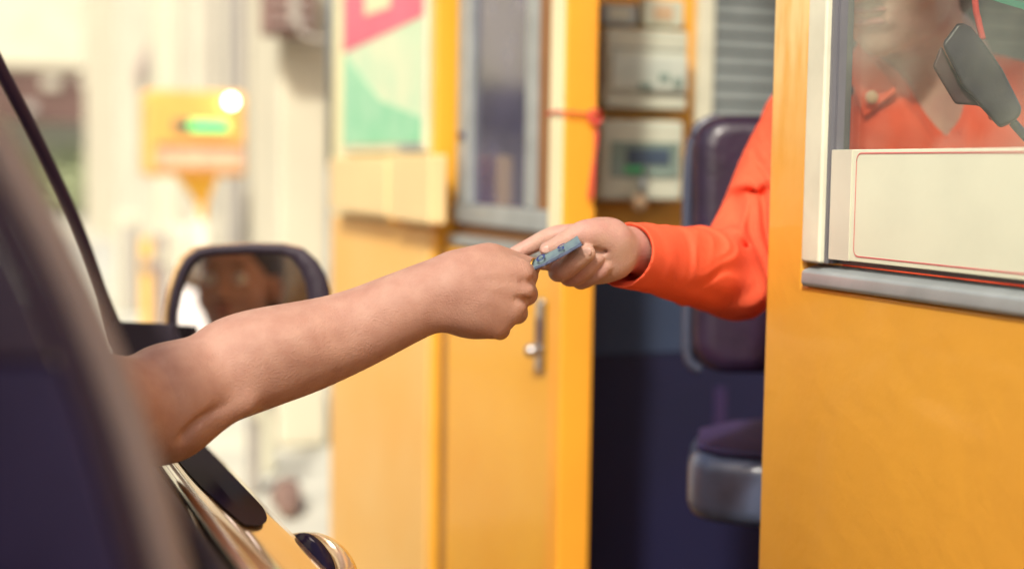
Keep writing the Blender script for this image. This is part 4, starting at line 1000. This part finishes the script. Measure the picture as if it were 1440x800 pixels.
nail((825,355,1.3203), [.0055,.0010,.0042], axd((808,369,1.336),(825,356,1.328)))
nail((768,351,1.3295), [.0048,.0010,.0036], axd((787,344,1.334),(769,351,1.336)))

# ================================================================== CHAIR
ch = empty('stool_chair', (1.2,1.85,.3), 'dark leather booth chair with tall back and seat side painted in lit blue grey', 'chair')
def slab_px(name, x0, x1, y0, y1, d, th, r, m, mat2=None):
    # rounded upright slab; left edge from the picture, right edge behind the cashier
    cr = 46; pts = []
    for cx_, cy_, a0 in ((x0+cr,y0+cr,180),(x1-cr,y0+cr,270),(x1-cr,y1-cr,0),(x0+cr,y1-cr,90)):
        for k in range(6): a = math.radians(a0+k*18); pts.append((cx_+cr*math.cos(a), cy_+cr*math.sin(a)))
    fr_ = [at(x,y,d) for x,y in pts]; nn = Vector((.25,.97,0)).normalized()*th
    bm = bmesh.new(); prism(bm, fr_, nn); return obj(name, bm, m, ch, bevel=r, seg=4)
slab_px('backrest', 982, 1400, 162, 528, 1.93, .085, .025, M['leather'])
# pale piping down the edge
pe = [at(x,y,1.945) for x,y in ((1026,165),(1001,176),(988,200),(982,260),(981,340),(981,430),(981,490),(986,514),(1001,524))]
tube_o('piping', smoothpts([p+Vector((.0,.03,0)) for p in pe]), .007, M['piping'], ch)
# seat
st = at(967,612,1.80); sb = at(967,690,1.80)
sp = [at(966,640,1.80), at(970,616,1.86)]
zt_, zb_ = at(966,632,1.82).z, at(966,738,1.80).z
x0_ = at(966,640,1.80).x+.012; y0_ = at(966,640,1.80).y
pl = [(x0_,y0_+.02),(x0_+.01,y0_-.02),(x0_+.05,y0_-.06),(x0_+.12,y0_-.095),(x0_+.40,y0_-.21),(x0_+.47,y0_-.20),(x0_+.56,y0_+.06),(x0_+.54,y0_+.14),(x0_+.14,y0_+.16),(x0_+.06,y0_+.12)]
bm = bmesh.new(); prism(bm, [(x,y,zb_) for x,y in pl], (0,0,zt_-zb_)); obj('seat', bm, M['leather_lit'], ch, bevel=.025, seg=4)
bm = bmesh.new(); cxs = sum(p[0] for p in pl)/len(pl); cys = sum(p[1] for p in pl)/len(pl)
prism(bm, [(cxs+(x-cxs)*.95,cys+(y-cys)*.95,zt_-.004) for x,y in pl], (0,0,.012)); obj('seat_top', bm, M['car_in'], ch, bevel=.005)
tube_o('pedestal', [(cxs,cys,.31),(cxs,cys,zb_+.01)], .035, M['navy'], ch)
for k in range(5):
    a = 2*PI*k/5+.3; tube_o('foot', [(cxs,cys,.36),(cxs+.26*math.cos(a),cys+.26*math.sin(a),.325)], [.025,.016], M['navy'], ch)
bs = at(1190,500,1.95); tube_o('back_support', smoothpts([(cxs,cys,zb_+.005),(bs.x+.02,bs.y+.12,zb_+.0),(bs.x+.02,bs.y+.13,zb_+.15),(bs.x,bs.y+.09,bs.z)]), .030, M['navy'], ch)
